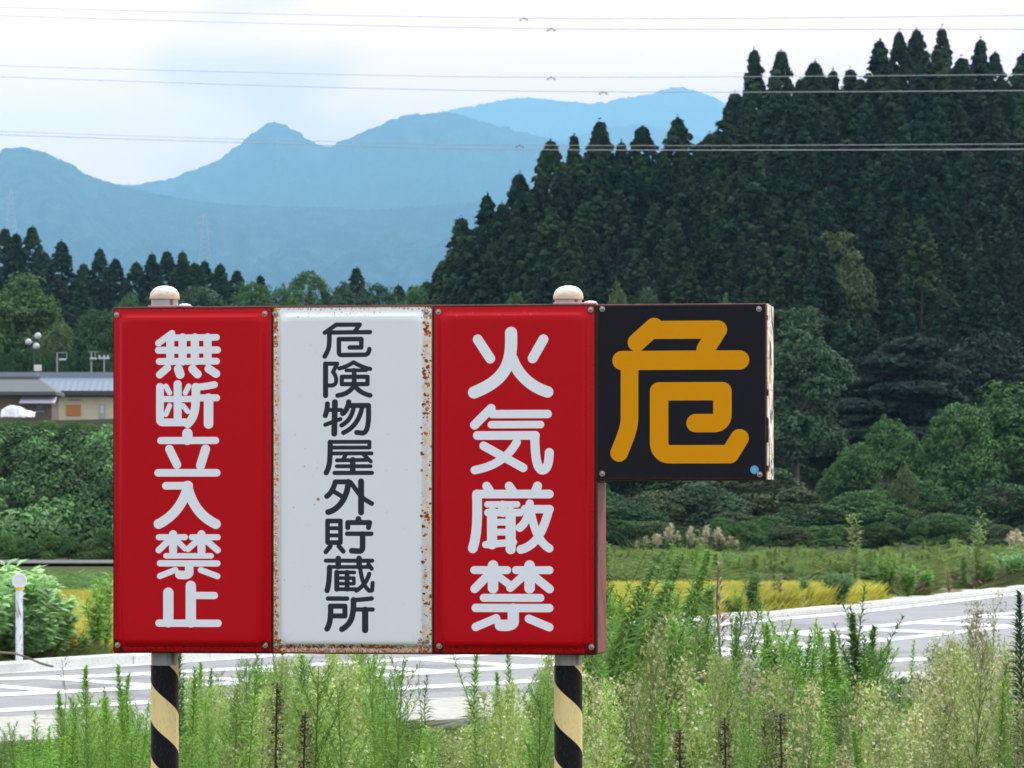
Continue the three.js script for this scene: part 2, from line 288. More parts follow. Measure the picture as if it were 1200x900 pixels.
const leafyGeos = [leafyCrown(41, lobesOf(1, 7, 3.8, 8), 0.22, 0.5), leafyCrown(42, lobesOf(2, 8, 4.2, 8), 0.23, 0.55), leafyCrown(43, lobesOf(3, 6, 3.4, 8), 0.2, 0.45), leafyCrown(44, lobesOf(5, 9, 4.4, 7.6), 0.24, 0.62, 0.6), leafyCrown(45, lobesOf(8, 15, 4.4, 17), 0.3, 0.72).scale(1, 8 / 17, 1)];
const layeredGeo = leafyCrown(47, Array.from({ length: 13 }, (_, i) => { const t = i / 12, a = i * 2.4; return [Math.cos(a) * 2.6 * (1 - t * 0.75), 1.6 + 5.9 * t, Math.sin(a) * 2.6 * (1 - t * 0.75), lerp(2.5, 1.0, t), 0.42]; }), 0.3, 0.55, 0.38);
const leafyTrunk = trunkGeo(6.6, 0.26, 12, rngOf(5), 2.6);
const leafMats = { dark: leafMat(rgb(0.045, 0.088, 0.038)), deep: leafMat(rgb(0.022, 0.038, 0.03)), mid: leafMat(rgb(0.07, 0.145, 0.05)), light: leafMat(rgb(0.1, 0.19, 0.055)), olive: leafMat(rgb(0.1, 0.145, 0.06)), grey: leafMat(rgb(0.06, 0.105, 0.06)), brown: leafMat(rgb(0.075, 0.105, 0.05)), yellow: leafMat(rgb(0.095, 0.16, 0.055)) };
function leafy(px, topY, widthPx, d, mat, geo, label, group, name = 'broadleaf_tree', category = 'tree', baseY) {
  const p = at(px, topY, d), g = baseY ?? groundY(p.x, p.z), h = Math.max(0.6, p.y - g), w = widthPx / F * d / 8, G = geo < 0 ? layeredGeo : leafyGeos[geo], key = name;
  let o;
  if (!kept[key]) { o = kept[key] = thing(name, label, category); part('trunk', leafyTrunk, name === 'shrub' ? bark : paleBark, o); part('crown', G, leafMats[mat], o); }
  else { o = copy(kept[key], label); o.children[1].geometry = G; o.children[1].material = leafMats[mat]; }
  o.userData.category = category; delete o.userData.group; if (group) o.userData.group = group;
  o.position.set(p.x, g - 0.1, p.z); o.rotation.y = (nTree++) * 1.7; o.scale.set(w, (h + 0.1) / 8, w);
  return o;
}

// ------------------------------------------------------------------ the wooded hillside on the right
const skyline = poly([[510, 318], [540, 262], [570, 235], [610, 205], [645, 172], [703, 155], [760, 160], [800, 150], [840, 145], [883, 70], [920, 72], [1000, 86], [1030, 60], [1103, 45], [1150, 58], [1200, 72]]);
{
  const rng = rngOf(77);
  const tips = [[516, 306, 0], [541, 250, 0], [571, 223, 0], [609, 198, 0], [645, 158, 0], [673, 152, 1], [703, 136, 0], [728, 161, 1], [753, 143, 0], [794, 133, 0], [832, 152, 0], [861, 104, 0], [884, 52, 1], [915, 54, 0], [955, 67, 0], [976, 77, 1], [997, 76, 1], [1031, 42, 0], [1054, 31, 1], [1074, 28, 1], [1104, 26, 1], [1127, 62, 0], [1149, 40, 1], [1166, 56, 1], [1199, 58, 0], [1236, 50, 0]];
  const nth = ['first', 'second', 'third', 'fourth', 'fifth', 'sixth', 'seventh', 'eighth', 'ninth', 'tenth', 'eleventh', 'twelfth', 'thirteenth', 'fourteenth', 'fifteenth', 'sixteenth', 'seventeenth', 'eighteenth', 'nineteenth', 'twentieth', 'twenty-first', 'twenty-second', 'twenty-third', 'twenty-fourth', 'twenty-fifth', 'twenty-sixth'];
  tips.forEach(([x, y, s], i) => cedar(x, y, 438 + 14 * rng() + (s ? 10 : 0), `${s ? 'thin, gappy' : 'dense dark'} cedar forming the ${nth[i]} tip from the left on the wooded skyline`, null, s ? 3 : [0, 2, 1][i % 3], i % 4 === 1 && !!s, s ? 1.12 : 1.32));
  const rows = [[16, 432, 24, 18], [34, 425, 28, 34], [64, 405, 34, 30], [112, 385, 36, 44], [165, 366, 38, 50], [222, 348, 40, 50], [285, 330, 42, 44]];
  for (const [off, d, step, jit] of rows) for (let x = 534 + rng() * 20 + off * 0.06; x < 1250; x += step * (0.75 + 0.5 * rng())) {
    const y = skyline(x) + off + (rng() - 0.5) * jit; if (y > 420) continue;
    cedar(x, y, d + (rng() - 0.5) * 14, 'dark green cedar packed inside the dense stand on the right hillside', 'cedars packed inside the stand', Math.floor(rng() * 4), false, 1.15);
  }
  // broadleaved trees along the foot of the wood
  leafy(934, 358, 108, 300, 'grey', 4, 'grey-green rounded tree standing just right of the black plate');
  leafy(884, 545, 150, 285, 'brown', 1, 'brownish-green bushy tree below the black plate');
  leafy(1062, 396, 210, 310, 'deep', -1, 'dark tree with flat layered branches in the middle of the right wood');
  leafy(1000, 440, 150, 318, 'deep', -1, 'dark layered tree left of the larger layered one');
  leafy(1160, 380, 150, 320, 'deep', 3, 'dark spreading tree at the right edge beside the layered tree');
  leafy(985, 270, 90, 345, 'brown', 4, 'vine-draped dull tree rising among cedars right of the black plate');
  leafy(1040, 488, 96, 280, 'mid', 2, 'bright green round tree under the layered dark tree');
  leafy(1004, 520, 90, 276, 'mid', 0, 'mid-green bush tree left of the bright round tree');
  leafy(1125, 472, 120, 282, 'mid', 1, 'mid-green domed tree below the right dark spreading tree');
  leafy(1188, 446, 130, 286, 'mid', 4, 'tall leafy green tree at the right edge of the picture');
  leafy(1178, 566, 130, 262, 'dark', 1, 'low dark green tree at the right edge behind the pale bush');
  leafy(1075, 560, 130, 262, 'mid', 2, 'olive-tinged bush tree in the lower middle of the right wood');
  leafy(1010, 575, 120, 258, 'mid', 0, 'spreading green bush tree near the foot of the wood');
  leafy(1110, 600, 110, 255, 'dark', 3, 'dark low tree at the foot of the wood on the right');
  leafy(950, 590, 120, 256, 'dark', 1, 'dark low tree at the foot of the wood right of the plate');
  leafy(1062, 548, 50, 258, 'olive', 2, 'small yellowish tree among green bushes in the right wood');
  leafy(820, 566, 120, 270, 'grey', 0, 'dull green tree with pale leaves hanging below the black plate');
  leafy(770, 575, 110, 270, 'brown', 1, 'dull brown-green tree beneath the left half of the black plate');
  leafy(860, 600, 100, 258, 'brown', 2, 'low brown-green bush tree above the pampas plumes');
  leafy(735, 585, 90, 262, 'dark', 3, 'dark bush tree right of the signboard side');
  leafy(742, 528, 170, 300, 'dark', 0, 'wide dark tree behind the gap between signboard side and black plate');
  leafy(840, 530, 170, 304, 'deep', 1, 'wide shadowy tree behind the bottom edge of the black plate');
  leafy(905, 500, 110, 306, 'dark', 2, 'dark green tree left of the foot of the grey-green tree');
  leafy(672, 560, 130, 290, 'dark', 1, 'dark bush tree mostly hidden behind the right red panel');
  leafy(723, 335, 60, 330, 'olive', 2, 'pale green treetop just above the top of the black plate');
  leafy(760, 340, 60, 328, 'grey', 0, 'greyish treetop above the middle of the black plate');
  leafy(850, 348, 60, 328, 'grey', 2, 'greyish low treetop above the right end of the black plate');
  leafy(604, 345, 80, 335, 'dark', 0, 'dark treetop behind the right red panel');
  const r2 = rngOf(78);
  for (let x = 690; x < 1260; x += 22 + 10 * r2()) leafy(x, 612 + 18 * (r2() - 0.5), 50 + 24 * r2(), 168 + 14 * r2(), ['dark', 'mid', 'brown', 'dark'][Math.floor(r2() * 4)], Math.floor(r2() * 3), 'low green bush in the thicket along the foot of the right wood', 'bushes along the foot of the wood', 'shrub', 'shrub');
}

// ------------------------------------------------------------------ the left treeline above the signboard
{
  const rng = rngOf(91);
  const tips = [[6, 264], [19, 270], [38, 262], [72, 279], [52, 292], [117, 288], [98, 306], [135, 300], [160, 304], [178, 294], [196, 291], [214, 292], [228, 305], [240, 303], [258, 306], [278, 314], [305, 320], [418, 311], [467, 331], [483, 332], [500, 326]];
  const nth = ['first', 'second', 'third', 'fourth', 'fifth', 'sixth', 'seventh', 'eighth', 'ninth', 'tenth', 'eleventh', 'twelfth', 'thirteenth', 'fourteenth', 'fifteenth', 'sixteenth', 'seventeenth', 'eighteenth', 'nineteenth', 'twentieth', 'twenty-first'];
  const order = [...tips].sort((a, b) => a[0] - b[0]);
  order.forEach(([x, y], i) => cedar(x, y, 560 + 40 * rng(), `dark pointed cedar, ${nth[i]} from the left in the left background treeline`, null, i % 3, false, 1.3));
  for (let x = -30; x < 520; x += 16 + 12 * rng()) { const y = 312 + 26 * rng() + (x > 330 ? 16 : 0); cedar(x, y, 520 + 30 * rng(), 'dark green cedar filling the lower part of the left background treeline', 'cedars filling the left treeline', [2, 0, 2, 3][Math.floor(rng() * 4)], false, 1.25); }
  leafy(28, 320, 96, 420, 'yellow', 4, 'bright yellow-green tree behind the roofs at the left edge');
  leafy(-25, 335, 80, 415, 'light', 1, 'light green tree cut by the left edge of the picture');
  leafy(70, 378, 60, 405, 'olive', 2, 'olive green tree right of the bright tree, above the roof');
  leafy(112, 362, 76, 415, 'dark', 1, 'dark rounded tree left of the signboard above the roof end');
  leafy(235, 335, 96, 470, 'grey', 1, 'pale grey-green round tree right of the left pole cap');
  leafy(185, 340, 60, 480, 'dark', 0, 'dark tree just behind the left pole cap');
  leafy(150, 345, 60, 460, 'mid', 2, 'mid-green tree just left of the left pole cap');
  leafy(300, 331, 84, 480, 'mid', 0, 'dark rounded tree above the join of red and white panels');
  leafy(361, 317, 78, 500, 'mid', 1, 'dark green wide round tree above the white panel');
  leafy(330, 334, 50, 505, 'mid', 2, 'smaller green tree left of the wide round tree');
  leafy(400, 332, 66, 500, 'grey', 2, 'grey-green treetop right of the wide round tree');
  leafy(445, 333, 84, 490, 'grey', 0, 'pale green low treetop above the right side of white panel');
  leafy(490, 334, 76, 480, 'mid', 1, 'low green treetop near the left end of the dark hillside wood');
  leafy(520, 330, 50, 450, 'dark', 2, 'small dark tree at the left foot of the hillside wood');
  for (let x = -10; x < 140; x += 22) leafy(x + 8 * rng(), 405 + 10 * rng(), 40, 385, 'dark', Math.floor(rng() * 3), 'dark green bush between the roofs and the trees at left', 'bushes behind the roofs', 'shrub', 'shrub');
}
// planted bank below the houses: creeper over stones, bushes on its crest and at its foot
{
  const rng = rngOf(55), tuft = (seed, n, s) => { const mb = new MB(), r = rngOf(seed); for (let i = 0; i < 5; i++) clump(mb, r, V((r() - 0.5) * 0.9, 0.15 + 0.25 * r(), (r() - 0.5) * 0.9), 0.42, 0.34, n, s, 0.75 + 0.5 * r(), 0, -0.2); return mb.geo(); };
  const list = [];
  for (let i = 0; i < 3000; i++) { const d = 138 + 100 * rng(), px = -60 + 640 * rng(), x = (px - 600) / F * d, n = perlin.noise(x * 0.7, d * 0.09, 4); if (n < -0.33) continue; const k = 0.7 + 0.6 * rng() + 0.7 * n + 0.9 * perlin.noise(x * 0.3, d * 0.05, 14); list.push({ p: V(x, groundY(x, -d) - 0.05, -d), a: rng() * 6.3, w: 0.6 + 1.0 * rng() * rng(), h: 0.5 + 0.9 * rng() + 0.5 * Math.max(0, n), c: rgb(0.045 * k * k + 0.006, 0.092 * k * k + 0.01, 0.034 * k * k + 0.006) }); }
  instances('creeper', tuft(5, 34, 0.2), leafMat(rgb(1, 1, 1)), list, 'creeper and undergrowth covering the bank below the houses');
  for (let i = 0; i < 10; i++) leafy(-14 + 17 * i + 6 * rng(), 492 + 7 * rng(), 32 + 12 * rng(), 240 + 4 * rng(), ['light', 'light', 'mid', 'light'][i % 4], i % 3, 'green bush on top of the bank in front of the houses', 'bushes along the crest of the bank', 'shrub', 'shrub');
  const inBank = [[6, 528, 'mid'], [30, 545, 'dark'], [52, 520, 'mid'], [74, 540, 'light'], [98, 524, 'mid'], [118, 545, 'dark'], [12, 600, 'mid'], [64, 606, 'dark'], [100, 600, 'mid'], [124, 590, 'mid'], [36, 570, 'dark'], [84, 560, 'dark']];
  inBank.forEach(([x, y, m], i) => { let d = 140; for (; d < 236; d += 1) { const xx = (x - 600) / F * d; if (HORIZON - (groundY(xx, -d) - EYE) / d * F <= y + 16) break; } leafy(x, y, 30 + (i * 7) % 16, d, m, i % 3, m === 'light' ? 'lighter green bush halfway up the left bank' : 'green bush growing on the face of the left bank', m === 'light' ? null : 'bushes on the face of the bank', 'shrub', 'shrub'); });
  const foot = [[6, 626, 'light'], [30, 630, 'mid'], [56, 622, 'light'], [80, 628, 'mid'], [108, 631, 'yellow'], [124, 618, 'mid'], [146, 624, 'mid']];
  foot.forEach(([x, y, m], i) => leafy(x, y, 40, 133, m, i % 3, m === 'yellow' ? 'bright lime green bush at the foot of the bank' : 'green bush at the foot of the bank beyond the grey lane', m === 'yellow' ? null : 'bushes at the foot of the bank', 'shrub', 'shrub'));
  const rockMat = std(rgb(0.1, 0.095, 0.095), 1, { map: concreteTex });
  [[22, 572, 1.0], [58, 588, 1.0], [88, 578, 1.2], [122, 562, 1.1], [70, 566, 0.9], [40, 598, 0.9]].forEach(([px, py, s], i) => {
    const p = at(px, py, 205), g = new THREE.IcosahedronGeometry(s * 0.5, 3), q = g.attributes.position;
    for (let k = 0; k < q.count; k++) { const v = V().fromBufferAttribute(q, k), f = 1 + 0.28 * perlin.noise(v.x * 1.6 + i * 7, v.y * 1.6, v.z * 1.6); q.setXYZ(k, v.x * f, v.y * f * 0.75, v.z * f * 0.7); }
    g.computeVertexNormals(); p.z = -205; p.y = groundY(p.x, p.z) + 0.3;
    for (let d = 138; d < 240; d += 0.5) { const xx = (px - 600) / F * d, yy = groundY(xx, -d); if (HORIZON - (yy - EYE) / d * F <= py) { p.set(xx, yy + 0.12, -d + 0.3); break; } }
    const r = solo('rock', g, rockMat, 'grey weathered rock showing through the creeper on the left bank', 'rock', 'rocks in the left bank'); r.position.copy(p);
  });
}

// ------------------------------------------------------------------ houses on the bank
const wallTex = noiseTex(256, 256, (x, y) => { const v = 0.9 + 0.07 * wrapNoise(x, y, 12, 2) + 0.05 * wrapNoise(x, y, 60, 5); return [v, v * 0.99, v * 0.97]; });
{
  const d = 300, k = d / F, B = groundY(at(60, 497, d).x, -d), X = (px) => (px - 600) * k, Y = (py) => EYE + (HORIZON - py) * k, base = V(X(60), B, -d);
  const h = thing('long_house', 'long single-storey cream house with a pale blue metal roof', 'house', base);
  const lx = (px) => X(px) - base.x, ly = (py) => Y(py) - B, W0 = lx(-90), W1 = lx(150), wt = ly(462);
  const cream = std(rgb(0.78, 0.7, 0.52), 0.9, { map: wallTex }), dark = std(rgb(0.05, 0.05, 0.06), 0.6);
  part('wall', box(W1 - W0, wt + 0.4, 5, (W0 + W1) / 2, wt / 2 - 0.2, -2.9), cream, h);
  const blue = std(rgb(0.12, 0.165, 0.22), 0.45, { metalness: 0.1 });
  const slope = (z0, y0, z1, y1, n) => { const gs = [], w = (W1 - W0 + 0.8) / n; for (let i = 0; i < n; i++) { const x = W0 - 0.4 + (i + 0.5) * w, len = Math.hypot(z1 - z0, y1 - y0), g = mergeGeometries([box(w, 0.05, len), box(0.05, 0.06, len, w / 2, 0.05, 0)]); g.rotateX(Math.atan2(y0 - y1, z0 - z1) * -1); g.translate(x, (y0 + y1) / 2, (z0 + z1) / 2); gs.push(g); } return gs; };
  const rf = new THREE.Group(); rf.name = 'roof'; h.add(rf);
  slope(0.4, ly(458.5), -2.9, ly(439), 34).forEach((g, i) => part('roof_panel', g, blue, rf)); slope(-6.2, ly(458.5), -2.9, ly(439), 12).forEach((g) => part('roof_panel', g, blue, rf));
  part('ridge_cap', mergeGeometries([box(W1 - W0 + 1, 0.34, 0.5, (W0 + W1) / 2, ly(437.5), -2.9)]), std(rgb(0.19, 0.23, 0.26), 0.6), rf);
  part('fascia', box(W1 - W0 + 0.8, 0.26, 0.08, (W0 + W1) / 2, ly(460.6), 0.36), dark, h);
  part('eave_trim', box(lx(150) - lx(68), 0.1, 0.07, (lx(150) + lx(68)) / 2, ly(464.4), -0.36), std(rgb(0.16, 0.12, 0.1), 0.8), h);
  part('shutter', rbox(17 * k, 13 * k, 0.09, lx(85.5), ly(480.5), -0.36, 0.01), std(rgb(0.52, 0.19, 0.05), 0.7), h, 'orange board fixed to the cream wall');
  const dr = part('door', rbox(7 * k, 20 * k, 0.08, lx(119), ly(483), -0.37, 0.01), std(rgb(0.36, 0.38, 0.4), 0.5), h, 'narrow grey door'); part('pane', box(4 * k, 9 * k, 0.02, lx(119), ly(479.5), -0.32), std(rgb(0.55, 0.6, 0.66), 0.2), dr);
  part('vent', box(14 * k, 1.8 * k, 0.05, lx(86), ly(468.6), -0.38), std(rgb(0.3, 0.27, 0.22), 0.8), h);
  // hipped house in front
  const d2 = 288, k2 = d2 / F, c = at(10, 495, d2), b2 = groundY(c.x, -d2); c.y = b2;
  const s = thing('hipped_house', 'low house with a dark grey hipped roof at the left edge', 'house', c), mx = (px) => (px - 10) * k2, my = (py) => EYE + (HORIZON - py) * k2 - b2;
  part('wall', box(mx(60) - mx(-60), my(461), 4.4, (mx(60) + mx(-60)) / 2, my(461) / 2, -2.6), std(rgb(0.2, 0.155, 0.12), 0.95, { map: wallTex }), s);
  const m = new MB(), col = [1, 1, 1], e = my(459), r = my(442), A = V(mx(-70), e, 0.5), Bq = V(mx(66), e, 0.5), C = V(mx(66), e, -5.4), D = V(mx(-70), e, -5.4), E = V(mx(-40), r, -2.4), G = V(mx(41), r, -2.4);
  m.quad(A, Bq, G, E, col); m.tri(Bq, C, G, col); m.quad(C, D, E, G, col); m.tri(D, A, E, col); const drop = V(0, -0.22, 0); for (const [p, q] of [[A, Bq], [Bq, C], [C, D], [D, A]]) m.quad(p.clone().add(drop), q.clone().add(drop), q, p, col); m.quad(A.clone().add(drop), D.clone().add(drop), C.clone().add(drop), Bq.clone().add(drop), col);
  const hr = part('roof', m.geo(), std(rgb(0.085, 0.09, 0.1), 0.8, { side: THREE.DoubleSide }), s);
  part('ridge_cap', box(mx(42) - mx(-41), 0.14, 0.24, (mx(42) + mx(-41)) / 2, r + 0.05, -2.4), std(rgb(0.1, 0.105, 0.115), 0.7), hr);
  const aw = box(mx(66) - mx(24), 0.06, 1.3); aw.rotateX(0.35); aw.translate((mx(66) + mx(24)) / 2, my(469), 0.2); part('awning', aw, std(rgb(0.42, 0.38, 0.46), 0.6), s, 'pale lilac awning under the eave');
  const win = part('window', box(9 * k2, 9 * k2, 0.06, mx(46), my(477), -0.38), std(rgb(0.05, 0.055, 0.065), 0.25), s); part('frame', box(11 * k2, 0.09, 0.1, mx(46), my(482), -0.37), std(rgb(0.3, 0.3, 0.31), 0.5), win);
  part('lamp', new THREE.SphereGeometry(0.14, 10, 8).translate(mx(26), my(470), -0.2), std(rgb(0.03, 0.03, 0.03), 0.6), s);
  // white sheeting heaped before it
  const tg = new THREE.PlaneGeometry(46 * k2, 1.9, 60, 16), q = tg.attributes.position, rg = rngOf(4);
  for (let i = 0; i < q.count; i++) { const x = q.getX(i), y = q.getY(i), t = (y + 0.95) / 1.9; const top = 0.55 + 0.75 * Math.exp(-(((x + 0.4) / 0.9) ** 2)) + 0.2 * perlin.noise(x * 1.3, 2, 1); q.setXYZ(i, x, top * Math.sin(t * Math.PI) + 0.1 * perlin.noise(x * 3, y * 4, 5), (0.5 - t) * 1.6 + 0.12 * perlin.noise(x * 4, y * 3, 9)); }
  tg.computeVertexNormals(); const tp = at(22, 499, 282); tp.y = groundY(tp.x, -282) - 0.05;
  const ta = solo('white_sheeting', tg, std(rgb(0.62, 0.6, 0.62), 0.7, { side: THREE.DoubleSide }), 'heap of crumpled white sheeting beside the hipped house', 'tarpaulin'); ta.position.copy(tp); ta.position.y += 0.3; ta.scale.set(0.85, 0.62, 1);
}
// lamps and aerials above the roofs
{
  const steel = std(rgb(0.32, 0.33, 0.34), 0.6), pale = std(rgb(0.5, 0.52, 0.54), 0.4), d = 330, k = d / F;
  const foot = (px) => { const p = at(px, 500, d); p.y = groundY(p.x, p.z); return p; }, up = (py, p) => EYE + (HORIZON - py) * k - p.y;
  const p0 = foot(40), mast = thing('floodlight_mast', 'mast with three white floodlights above the left roofs', 'floodlight', p0);
  part('pole', new THREE.CylinderGeometry(0.06, 0.1, up(393, p0), 10).translate(0, up(393, p0) / 2, 0), std(rgb(0.05, 0.07, 0.05), 0.8), mast);
  for (const [px, py] of [[45, 394], [34, 401], [43, 406]]) { const l = new THREE.SphereGeometry(0.26, 14, 8, 0, 6.3, 0, 1.7); l.rotateX(0.9); l.translate((px - 40) * k, up(py, p0), 0.3); const f = part('lamp_head', l, pale, mast); part('bracket', box(Math.abs(px - 40) * k + 0.1, 0.06, 0.06, (px - 40) * k / 2, up(py, p0), 0.05), steel, f); }
  const lampPost = (px, top, arm, label) => { const p = foot(px), o = thing('lamp_post', label, 'street lamp', p), h = up(top, p); part('pole', new THREE.CylinderGeometry(0.05, 0.08, h, 8).translate(0, h / 2, 0), steel, o); const f = part('lamp_head', rbox(0.55, 0.14, 0.24, arm * 0.42, h - 0.55, 0, 0.05), pale, o); part('arm', box(0.8, 0.05, 0.05, arm * 0.36, h - 0.02, 0), steel, f); if (arm > 0) part('bracket', box(0.05, 0.5, 0.05, arm * 0.74, h - 0.27, 0), steel, o); };
  lampPost(67, 413, 1, 'grey lamp post with a short arm right of the floodlights');
  lampPost(107, 412, 0.4, 'thin lamp post left of the signboard above the blue roof');
  const p2 = foot(122), tp = thing('cross_pole', 'short pole with a pale crossbar at the roof end by the signboard', 'pole', p2), h2 = up(419, p2); part('pole', new THREE.CylinderGeometry(0.05, 0.07, h2, 8).translate(0, h2 / 2, 0), steel, tp); part('crossbar', box(0.85, 0.12, 0.12, 0, h2 - 0.05, 0), pale, tp); for (const s of [-0.35, 0, 0.3]) part('insulator', new THREE.CylinderGeometry(0.05, 0.07, 0.2, 8).translate(s, h2 + 0.1, 0), pale, tp);
  const d3 = 294, p3 = at(50, 447, d3), hb = 10 * d3 / F, ae = thing('roof_lamp', 'pale square lamp on a short stand in front of the blue roof', 'lamp', V(p3.x, groundY(p3.x, -d3), -d3 + 3)), hh = EYE + (HORIZON - 428) * (d3 - 3) / F - ae.position.y;
  part('pole', new THREE.CylinderGeometry(0.06, 0.08, hh, 8).translate(0, hh / 2, 0), steel, ae); part('lamp_head', rbox(0.5, 0.42, 0.25, 0, hh - 0.2, 0, 0.04), std(rgb(0.6, 0.62, 0.58), 0.5), ae);
}
// ------------------------------------------------------------------ transmission towers on the far hills
{
  const m = std(rgb(0.3, 0.33, 0.37), 0.6);
  const tower = (px, topY, botY, d, label) => {
    const p = at(px, botY, d), H = (botY - topY) / F * d, o = thing('transmission_tower', label, 'pylon', p), one = [1, 1, 1], t = 0.22;
    const wd = (y) => lerp(H * 0.13, H * 0.02, y / H);
    for (const [sx, sz] of [[-1, -1], [1, -1], [1, 1], [-1, 1]]) { const mb = new MB(); mb.rod(V(sx * wd(0), -8, sz * wd(0)), V(sx * wd(H), H, sz * wd(H)), t, t, one, 4); part('leg', mb.geo(), m, o); }
    const br = new MB(); for (let i = 0; i < 9; i++) { const a = H * i / 9, b = H * (i + 1) / 9; for (const z of [-1, 1]) { br.rod(V(-wd(a), a, z * wd(a)), V(wd(b), b, z * wd(b)), t * 0.6, t * 0.6, one, 3); br.rod(V(wd(a), a, z * wd(a)), V(-wd(b), b, z * wd(b)), t * 0.6, t * 0.6, one, 3); br.rod(V(z * wd(a), a, -wd(a)), V(z * wd(b), b, wd(b)), t * 0.6, t * 0.6, one, 3); } } part('bracing', br.geo(), m, o);
    for (const f of [0.62, 0.76, 0.9]) { const a = new MB(), w = H * 0.15; a.rod(V(-w, H * f, 0), V(w, H * f, 0), t, t, one, 4); a.rod(V(-w, H * f, 0), V(0, H * (f + 0.05), 0), t * 0.7, t * 0.7, one, 3); a.rod(V(w, H * f, 0), V(0, H * (f + 0.05), 0), t * 0.7, t * 0.7, one, 3); part('cross_arm', a.geo(), m, o); }
  };
  tower(240, 249, 306, 6600, 'pale lattice pylon on the hill above the left red panel');
  tower(13, 221, 268, 6600, 'pale lattice pylon at the left edge above the cedars');
}
// ------------------------------------------------------------------ overhead wires with their dampers
{
  const steel = std(rgb(0.33, 0.345, 0.36), 0.6), dep = poly([[-100, 215], [600, 170], [1300, 132]]);
  const wires = [[[[-100, 5], [0, 8.5], [300, 16], [600, 21], [860, 21.5], [1300, 17]], 614, 'uppermost overhead wire across the sky'], [[[-100, 15], [0, 18.5], [300, 27], [600, 33], [860, 34.5], [1300, 34]], 646, 'second overhead wire from the top'], [[[-100, 73], [0, 77], [300, 85], [560, 90], [860, 90], [1300, 86.5]], 646, 'third overhead wire from the top, crossing the tall cedar tips'], [[[-100, 86], [0, 90], [300, 100], [560, 106], [860, 108], [1300, 105.5]], 707, 'fourth overhead wire from the top, just under the cedar tips'], [[[-100, 150], [0, 154], [280, 163], [560, 169.5], [860, 170.5], [1300, 168]], 609, 'fifth overhead wire, upper of the close lowest pair'], [[[-100, 154], [0, 158], [280, 167], [560, 174.5], [860, 176], [1300, 174.6]], 0, 'lowest overhead wire, lower of the close pair']];
  wires.forEach(([pts, damp, label], i) => {
    const sm = new THREE.SplineCurve(pts.map((q) => new THREE.Vector2(...q))).getPoints(60);
    const o = thing('power_line', label, 'wire'), path = new THREE.CatmullRomCurve3(sm.map((q) => at(q.x, q.y, dep(q.x))));
    part('cable', new THREE.TubeGeometry(path, 120, [0.011, 0.011, 0.011, 0.012, 0.01, 0.014][i], 6), steel, o);
    if (damp) { const q = sm.reduce((a, b) => (Math.abs(b.x - damp) < Math.abs(a.x - damp) ? b : a)), c = at(damp, q.y, dep(damp)), mb = new MB(), one = [1, 1, 1]; mb.rod(V(-0.03, 0.03, 0), V(0.03, 0.03, 0), 0.035, 0.035, one, 6); mb.rod(V(0, 0, 0), V(-0.15, -0.055, 0), 0.012, 0.026, one, 6); mb.rod(V(0, 0, 0), V(0.15, -0.055, 0), 0.012, 0.026, one, 6); mb.rod(V(-0.11, -0.045, 0), V(-0.17, -0.065, 0), 0.036, 0.036, one, 6); mb.rod(V(0.11, -0.045, 0), V(0.17, -0.065, 0), 0.036, 0.036, one, 6); const g = mb.geo(); g.translate(c.x, c.y - 0.02, c.z); part('damper', g, std(rgb(0.2, 0.2, 0.21), 0.6, { vertexColors: true }), o); }
  });
}

